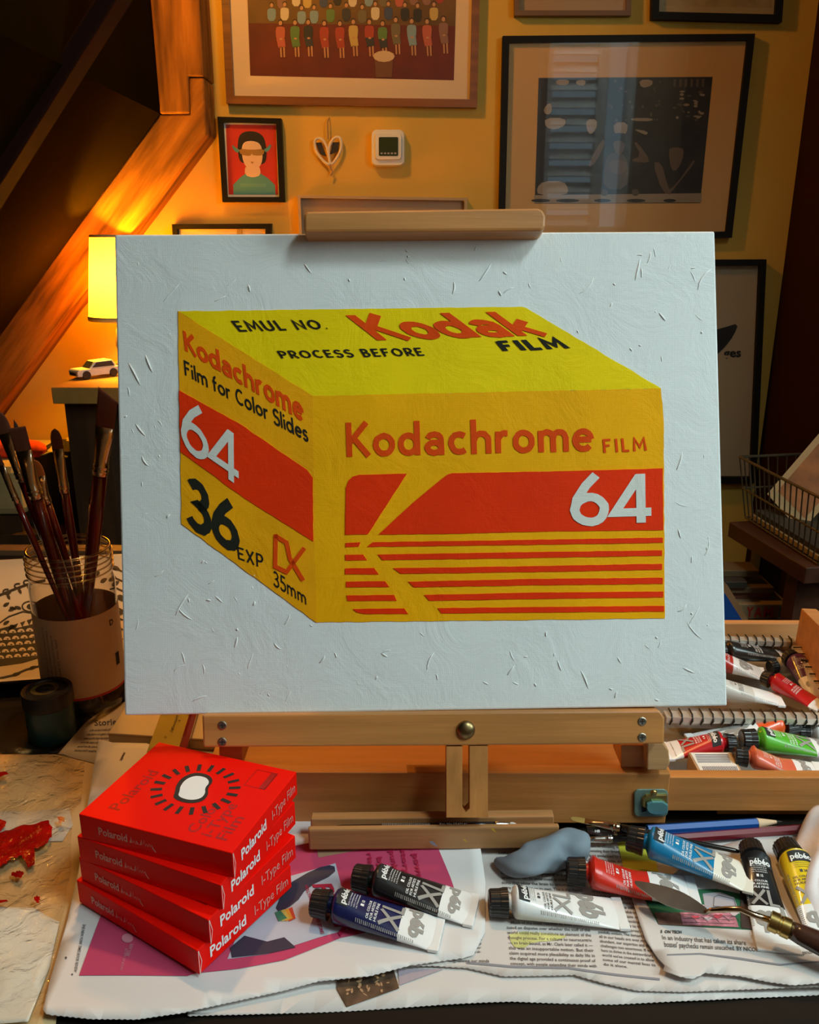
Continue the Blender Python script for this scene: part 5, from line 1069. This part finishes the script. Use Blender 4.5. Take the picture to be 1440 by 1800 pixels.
tube((1340, 1194), (1446, 1240), DZ+.012, .0095, (.48, .008, .010, 1), 'glossy red oil paint tube lying diagonally in the rear tray', .82, brand=False, xl=False, bar=False)
tube((1386, 1158), (1452, 1226), DZ+.008, .0115, (.09, .015, .08, 1), 'purple oil paint tube at the right of the rear tray', .52, brand=False, xl=False)
tube((1240, 1212), (1376, 1228), DZ+.010, .0100, (.62, .60, .56, 1), 'white oil paint tube with a barcode at the front of the rear tray', .5, brand=False, xl=False, big=None, ink=(.1, .1, .1, 1))
tube((1352, 1176), (1430, 1170), DZ-.002, .009, (.42, .42, .38, 1), 'silver oil paint tube in the middle of the rear tray', .5, brand=False, xl=False)
# small boxed block with barcode
eb = thing('wooden_block', 'small wooden block with a white barcode label in the front tray', 'block', onz(1250, 1350, DZ+.004))
bq = [onz(*p, DZ+.018) for p in ((1228, 1356), (1306, 1358), (1286, 1322), (1210, 1322))]
MB().hexa([v-Vector((0, 0, .016)) for v in bq], bq).build('block', mat('block_wood', (.48, .30, .16, 1), var=.2), eb, bevel=.0006)
lb = [onz(*p, DZ+.0183) for p in ((1232, 1355), (1302, 1357), (1282, 1323), (1214, 1323))]; MB().quad(*lb).build('paper_label', mat('label_white', (.72, .70, .66, 1)), eb)
bm2 = MB()
for k in range(22): x = 1238+k*2.8; bm2.quad(onz(x, 1355, DZ+.0185), onz(x+1.3, 1355, DZ+.0185), onz(x-2.5, 1347, DZ+.0185), onz(x-3.8, 1347, DZ+.0185))
for k in range(6): bm2.quad(onz(1222+k, 1327+k*2.6, DZ+.0185), onz(1280+k, 1327+k*2.6, DZ+.0185), onz(1280+k, 1326+k*2.6, DZ+.0185), onz(1222+k, 1326+k*2.6, DZ+.0185))
bm2.build('label_print', mat('label_ink', (.06, .07, .13, 1)), eb)
# ================================================================== FILM BOXES
M_redbox = mat('film_box_red', (.88, .005, .001, 1), rough=.5, spec=.12)
M_redtxt = mat('film_box_dark_red', (.42, .004, .004, 1), rough=.3)
M_pinktxt = mat('film_box_pale_red', (.78, .30, .26, 1), rough=.4)
M_whtxt = mat('film_box_white', (.85, .80, .80, 1), rough=.4)
BX, BYl, BT = .0945, .121, .0198
base_z = TZ+.0095
specs = [((-.1373, .4415), 147.9, 'lowest in the stack of four'), ((-.1300, .4467), 150.9, 'second from the bottom of the stack'), ((-.1224, .4553), 156.8, 'second from the top of the stack'), ((-.1150, .4615), 161.0, 'topmost of the stack, showing its printed lid')]
for k, ((fx, fy), angd, lab) in enumerate(specs):
    z0 = base_z+k*(BT+.0002); th_ = math.radians(angd-90)
    t = thing('film_box', 'glossy red instant film box, '+lab, 'box', (fx, fy, z0), th_, 'red film boxes')
    body = MB().box(0, BX, 0, BYl, 0, BT); body.build('carton', M_redbox, t, local=True, bevel=.0006)
    ed = MB()
    for P_ in ([(.0004, .0004), (.0026, BT*.5), (.0006, BT-.0004)], [(.0003, .0003), (.0003, BT-.0003)]):
        v, f = stroke(P_, .0005); ed.add([Vector((q.x, -.0007, q.y)) for q in v], f)
    ed.build('end_flap', mat('carton_edge', (.75, .55, .5, 1)), t, local=True)
    tx_ = MB()
    # long side (x=0): reads from far end toward the front corner
    printed(tx_, 'Polaroid', lambda u, v: Vector((-.00045, BYl*.87-u*.0235, BT*.36+v*.0064)), bold=.02, mi=0)
    sc_ = [(0, 0), (.04, 1), (.06, .1), (.11, .6), (.1, .1), (.17, .5), (.2, 0), (.25, .6), (.28, .1), (.36, .1), (.42, .1), (.46, 1), (.5, .2), (.57, 1), (.6, .1), (.66, .5), (.7, .1), (.76, .6), (.8, .2), (.86, .5), (.9, 0), (1, -.5)]
    v, f = stroke(sc_, .06); tx_.add([Vector((-.00045, BYl*.87-.026-q.x*.020, BT*.36+q.y*.0050)) for q in v], f, 0)
    # short side (y=0)
    printed(tx_, 'Polaroid', lambda u, v: Vector((.0105+u*.0345, -.00045, BT*.30+v*.0086)), bold=.025, mi=1)
    printed(tx_, 'I-Type Film', lambda u, v: Vector((.054+u*.036, -.00045, BT*.30+v*.0084)), bold=.0, mi=0)
    tx_.build('side_lettering', [M_pinktxt, M_whtxt], t, local=True)
    tl = MB(); ZT_ = BT+.00015
    def TT(s, xa, xb, y0, h, bold=.0): printed(tl, s, lambda u, v: Vector((xa+(xb-xa)*u, y0+v*h, ZT_)), bold=bold)
    TT('Polaroid', .012, .060, BYl*.80, .0095, .01); TT('Color', .009, .042, BYl*.27, .0088, .01); TT('i-Type', .009, .045, BYl*.175, .0088, .01); TT('Film', .009, .034, BYl*.08, .0088, .01)
    def fr(x0, y0, x1, y1, w):
        for a, b in (((x0, y0), (x1, y0)), ((x1, y0), (x1, y1)), ((x1, y1), (x0, y1)), ((x0, y1), (x0, y0))):
            v, f = stroke([a, b], w); tl.add([(q.x, q.y, ZT_) for q in v], f)
    fr(.067, .012, .087, .029, .0006); tl.add([(.067, .012, ZT_), (.087, .012, ZT_), (.087, .017, ZT_), (.067, .017, ZT_)], [[0, 1, 2, 3]])
    tl.build('lid_lettering', M_redtxt, t, local=True)
    ic = MB(); cx_, cy_ = .0515, .0600
    shape = smoothpoly([(-.020, -.003), (-.018, .007), (-.010, .009), (-.002, .012), (.010, .013), (.020, .009), (.021, 0), (.014, -.006), (.004, -.006), (-.004, -.010), (-.014, -.010)], 2)
    ic.add([(cx_+p[0]*.86, cy_+p[1]*1.30, ZT_+.0001) for p in shape], [list(range(len(shape)))], 0)
    ic.add([(cx_+p[0]*.68, cy_+p[1]*1.0, ZT_+.0002) for p in shape], [list(range(len(shape)))], 1)
    for q in range(20):
        a = 2*math.pi*q/20+.1; r1, r2 = .0235, .030
        v, f = stroke([(cx_+.98*math.cos(a)*r1*.92, cy_+math.sin(a)*r1*1.05), (cx_+.98*math.cos(a)*r2, cy_+math.sin(a)*r2*1.1)], .0030); ic.add([(p.x, p.y, ZT_+.0001) for p in v], f, 0)
    ic.build('lid_emblem', [M_ink, mat('emblem_white', (.85, .85, .85, 1), rough=.4)], t, local=True)
# ================================================================== CLEAR FILM WITH RED PAINT
def hf(x, y):
    n = .5*math.sin(x*140+3*math.sin(y*90))+.5*math.sin(y*170+2*math.cos(x*120))+.6*math.sin((x+y)*210+1.3); return .0035+.0012*n+.0016*math.sin(x*60)*math.sin(y*55)
S9 = Sheet('plastic_film', 'crinkled clear plastic film smeared with red paint at left', 'plastic film', [(-60, 1322), (100, 1322), (150, 1345), (142, 1420), (128, 1440), (125, 1540), (110, 1620), (98, 1680), (85, 1760), (60, 1830), (-60, 1830)], TZ+.0035, clear('crinkled_film', (.97, .95, .9, 1), refl=1.3, rough=.08, ior=1.5, bump=.8, bscale=55), hf, d=.0045, thick=.0)
M_redp = mat('wet_red_paint', (.36, .006, .003, 1), rough=.15, coat=.5, var=.5, vscale=70, bump=1, bscale=120)
rp = [[(-20, 1478), (10, 1462), (45, 1458), (85, 1452), (95, 1464), (93, 1480), (80, 1492), (62, 1500), (60, 1522), (50, 1528), (38, 1512), (22, 1516), (8, 1528), (-20, 1534)], [(20, 1540), (34, 1535), (44, 1540), (40, 1550), (28, 1550)], [(102, 1446), (114, 1444), (116, 1450), (106, 1457)], [(62, 1586), (68, 1583), (72, 1592), (66, 1598)], [(-20, 1592), (10, 1588), (14, 1593), (-20, 1600)], [(-10, 1366), (12, 1365), (18, 1370), (-10, 1375)], [(-20, 1440), (6, 1444), (14, 1452), (4, 1462), (-20, 1470)]]
for P_ in rp:
    jag = []
    for i in range(len(P_)):
        a = P_[i]; b = P_[(i+1) % len(P_)]
        for f in (0, .25, .5, .75): jag.append((a[0]+(b[0]-a[0])*f+random.uniform(-2.2, 2.2), a[1]+(b[1]-a[1])*f+random.uniform(-1.8, 1.8)))
    S9.patch('red_paint', jag, M_redp, .0004)
# ================================================================== LOOSE TOOLS
# kneaded eraser
er = [(873, 1512, .0035, .003), (885, 1518, .0065, .005), (905, 1520, .0105, .008), (930, 1516, .0135, .010), (950, 1505, .0140, .012), (972, 1497, .0130, .014), (992, 1494, .0130, .015), (1012, 1492, .0135, .017), (1024, 1491, .0115, .016)]
pts = []; rad = []
for i in range(len(er)-1):
    for f in (0, .5): pts.append(tuple(er[i][k]+(er[i+1][k]-er[i][k])*f for k in range(4)))
pts.append(er[-1]); n = 24; vs = []
ctr = [onz(p[0], p[1], TZ+.004+p[2]) for p in pts]
for i, p in enumerate(pts):
    d = (ctr[min(i+1, len(ctr)-1)]-ctr[max(0, i-1)]).normalized(); s_ = Vector((-d.y, d.x, 0)).normalized(); up = d.cross(s_)*-1
    if up.z < 0: up = -up
    for k in range(n):
        a = 2*math.pi*k/n; q = 1+.10*math.sin(3*a+i*.9)+.06*math.sin(5*a-i*1.3); q *= (1 if i < len(pts)-1 else .8)
        vs.append(ctr[i]+(s_*math.cos(a)*p[2]+up*math.sin(a)*p[3])*q)
mb = MB().add(vs, [[i*n+k, i*n+(k+1) % n, (i+1)*n+(k+1) % n, (i+1)*n+k] for i in range(len(pts)-1) for k in range(n)]+[list(range(n))[::-1], list(range((len(pts)-1)*n, len(pts)*n))])
for v in mb.v: v.z = max(v.z, TZ+.005)
tag(mb.build('kneaded_eraser', mat('grey_putty', (.22, .27, .32, 1), rough=.75, bump=.3, bscale=60), smooth=True, sub=1), 'blue-grey kneaded eraser lying in front of the easel ledge', 'eraser')
# pencils & brushes at right
zp = TZ+.012
pencil(onz(1138, 1459, zp), onz(1376, 1444, zp), .0043, 'blue pencil with a sharpened point along the drawer front', mat('pencil_blue', (.006, .085, .36, 1), rough=.3, coat=.3))
pencil(onz(1170, 1475, TZ+.0105), onz(1436, 1455, TZ+.0105), .0040, 'dark red pencil lying in front of the blue pencil', mat('pencil_maroon', (.18, .01, .02, 1), rough=.25, coat=.4), sharp=False)
pc_ = pencil(onz(1031, 1461, TZ+.012), onz(1140, 1466, TZ+.012), .0042, 'black graphite pencil end beside the kneaded eraser', M_handle_k, sharp=False, fac=8)
h_ = MB(); 
printed(h_, 'HB', lambda u, v: onz(1046+u*9, 1463-v*4.5, TZ+.0168), bold=.03); h_.build('lettering', M_white, pc_); 
h_o = [c for c in pc_.children if c.name.startswith('lettering')][0]; h_o.matrix_parent_inverse = (pc_.matrix_world).inverted(); 
for v in h_o.data.vertices: v.co = v.co+pc_.location
MB().lathe([(.00435, .0215), (.0044, .022), (.0044, .0235), (.00435, .024)], None, 16, cap=False).build('silver_band', M_steel, pc_, local=True)
M_ochre = mat('ochre_bristle', (.36, .22, .05, 1), rough=.7)
brush(onz(1300, 1497, TZ+.016), onz(1002, 1438, TZ+.019), .012, .028, .006, 'filbert', 'small ochre-tipped brush leaning over the cerulean tube cap', hm=M_handle_k, bm_=M_ochre, hr=.0034)
brush(onz(1230, 1470, TZ+.011), onz(1024, 1476, TZ+.009), .006, .018, .005, 'round', 'small round brush lying behind the cerulean tube cap', hm=M_handle_k, bm_=mat('pale_bristle', (.5, .45, .38, 1)), hr=.003, fm_=M_steel)
gy = ya+.0092; bz_ = f3.z+.012+.0085
p0 = ony(592, 1453, gy); p1 = ony(910, 1449, gy+.004); 
lb_ = brush(p0, p1, .006, .012, .0032, 'round', 'thin black-handled brush lying in the groove of the easel ledge', hm=M_handle_k, bm_=mat('white_bristle', (.6, .6, .58, 1)), hr=.0026, fm_=M_steel)
lt_ = MB(); printed(lt_, 'Pro No 5542141', lambda u, v: ony(773+u*48, 1451-v*4.6, gy-.0034), bold=.01)
for k in range(34): lt_.quad(*[ony(x, y, gy-.0033) for x, y in ((672+k*2.5, 1453), (672+k*2.5+random.choice((.8, 1.5)), 1453), (672+k*2.5+1, 1447.5), (672+k*2.5, 1447.5))])
o = lt_.build('handle_print', mat('silver_print', (.5, .5, .48, 1)), None); o.parent = lb_; o.matrix_parent_inverse = lb_.matrix_world.inverted()
# palette knife
kn = thing('palette_knife', 'palette knife with a dark wooden handle and brass ferrule over the tubes', 'palette knife', onz(1260, 1602, TZ+.02))
zk = TZ+.0235
blp = [(1114, 1549), (1122, 1548), (1150, 1553), (1185, 1562), (1208, 1572), (1235, 1590), (1248, 1602), (1244, 1607), (1225, 1604), (1195, 1598), (1165, 1588), (1140, 1572), (1122, 1559)]
v_ = [onz(p[0], p[1], zk) for p in smoothpoly(blp, 1)][::-1]; MB().hexa([q-Vector((0, 0, .0008)) for q in v_], v_).build('blade', mat('knife_steel', (.30, .27, .24, 1), rough=.35, metal=1, var=.2, vscale=50), kn)
nk = [onz(1240, 1604, zk), onz(1252, 1600, zk+.004), onz(1278, 1598, zk+.009), onz(1302, 1598, zk+.011), onz(1325, 1608, zk+.010), onz(1358, 1618, zk+.008)]
MB().tube(nk, [.0016, .0018, .002, .0021, .0022, .0022], 12).build('neck', mat('neck_steel', (.5, .38, .26, 1), rough=.2, metal=1), kn, smooth=True)
k0 = onz(1352, 1617, zk+.008); k1 = onz(1450, 1662, zk+.004); kd = (k1-k0).normalized(); kx = Vector((0, 0, 1)); kx = (kx-kd*kx.dot(kd)).normalized(); KM = Matrix.Translation(k0) @ Matrix((kx, kd.cross(kx), kd)).transposed().to_4x4()
MB().lathe([(.0055, 0), (.0068, .0006), (.0068, .006), (.0062, .0065), (.0062, .008), (.0068, .0085), (.0068, .0135), (.0062, .014)], KM, 28).build('brass_ferrule', M_brass, kn, auto=40)
MB().lathe([(.0058, .0141), (.0068, .02), (.0082, .04), (.0086, .06), (.0075, .085), (.006, .095), (.002, .1)], KM, 28).build('handle', mat('dark_varnished_wood', (.055, .022, .014, 1), rough=.25, coat=.5, var=.3), kn, smooth=True)
# white rag, right edge
rg_ = MB(); rowsn = 14; prof = [(1417, 1422), (1409, 1458), (1400, 1500), (1397, 1522), (1403, 1545), (1422, 1563), (1445, 1590)]
def lerp_prof(t): 
    f = t*(len(prof)-1); i = min(int(f), len(prof)-2); f -= i; return (prof[i][0]+(prof[i+1][0]-prof[i][0])*f, prof[i][1]+(prof[i+1][1]-prof[i][1])*f)
vs = []; nc = 12; nr = 24
for i in range(nr+1):
    t_ = i/nr; bx_, by_ = lerp_prof(t_); bx_ += 0
    for j in range(nc+1):
        s_ = j/nc; p = onz(bx_+s_*110, by_-s_*12*(1-t_), TZ+.030)
        vs.append((p.x, p.y+.004*math.sin(s_*9+t_*5), TZ+.012+.024*math.sin(min(1, s_*2.0+.05)*math.pi/2)*(1-.35*t_)+.003*math.sin(s_*14+t_*9)))
rg_.add(vs, [[i*(nc+1)+j, i*(nc+1)+j+1, (i+1)*(nc+1)+j+1, (i+1)*(nc+1)+j] for i in range(nr) for j in range(nc)])
tag(rg_.build('white_rag', mat('white_cotton', (.74, .70, .72, 1), rough=.95, bump=.2, bscale=150), smooth=True, solid=.0012, sub=1), 'white cloth rag at the right edge beside the yellow tube', 'rag')
# ================================================================== LIGHTS
def area(name, loc, tgt, sx, sy, power, c, spread=math.pi):
    l = bpy.data.lights.new(name, 'AREA'); l.shape = 'RECTANGLE'; l.size = sx; l.size_y = sy; l.energy = power; l.color = c; l.spread = spread
    o = bpy.data.objects.new(name, l); col.objects.link(o); o.location = loc; o.rotation_euler = (Vector(tgt)-Vector(loc)).to_track_quat('-Z', 'Y').to_euler(); return o
area('window_daylight', ((W0+W1)/2, FY-.12, (Z0+Z1)/2), ((W0+W1)/2, 1, (Z0+Z1)/2-.25), W1-W0, Z1-Z0, 3.2, (.55, .85, 1.0))
area('roof_window_daylight', ((RX0+RX1)/2, (RY0+RY1)/2, RZ-.01), ((RX0+RX1)/2, (RY0+RY1)/2+.001, 0), RX1-RX0, RY1-RY0, 60, (.74, .94, .94))
area('side_window_daylight', (1.53, .10, 1.78), (0, .3, 1.3), .7, .85, 23, (.74, .94, .94))
def point(name, loc, power, c, r):
    l = bpy.data.lights.new(name, 'POINT'); l.energy = power; l.color = c; l.shadow_soft_size = r; o = bpy.data.objects.new(name, l); col.objects.link(o); o.location = loc; return o
point('table_lamp_bulb', (lx, 1.98, lz+.09), 13, (1, .50, .025), .025)
point('wall_lamp_bulb', (-.46, 1.56, 2.10), 21, (1, .43, .04), .05)
sp_l = bpy.data.lights.new('ceiling_spot', 'SPOT'); sp_l.energy = 42; sp_l.color = (1, .55, .22); sp_l.spot_size = math.radians(52); sp_l.spot_blend = .5; sp_l.shadow_soft_size = .04
so_ = bpy.data.objects.new('ceiling_spot', sp_l); col.objects.link(so_); so_.location = (-.12, 1.15, 2.58); so_.rotation_euler = (Vector((-.05, .62, .75))-Vector(so_.location)).to_track_quat('-Z', 'Y').to_euler()
w = bpy.data.worlds.new('world'); bpy.context.scene.world = w; w.use_nodes = True; w.node_tree.nodes['Background'].inputs[0].default_value = (.6, .7, .85, 1); w.node_tree.nodes['Background'].inputs[1].default_value = .15
vs_ = bpy.context.scene.view_settings; vs_.view_transform = 'Standard'; vs_.look = 'None'; vs_.gamma = 1; vs_.use_curve_mapping = False; vs_.exposure = 0
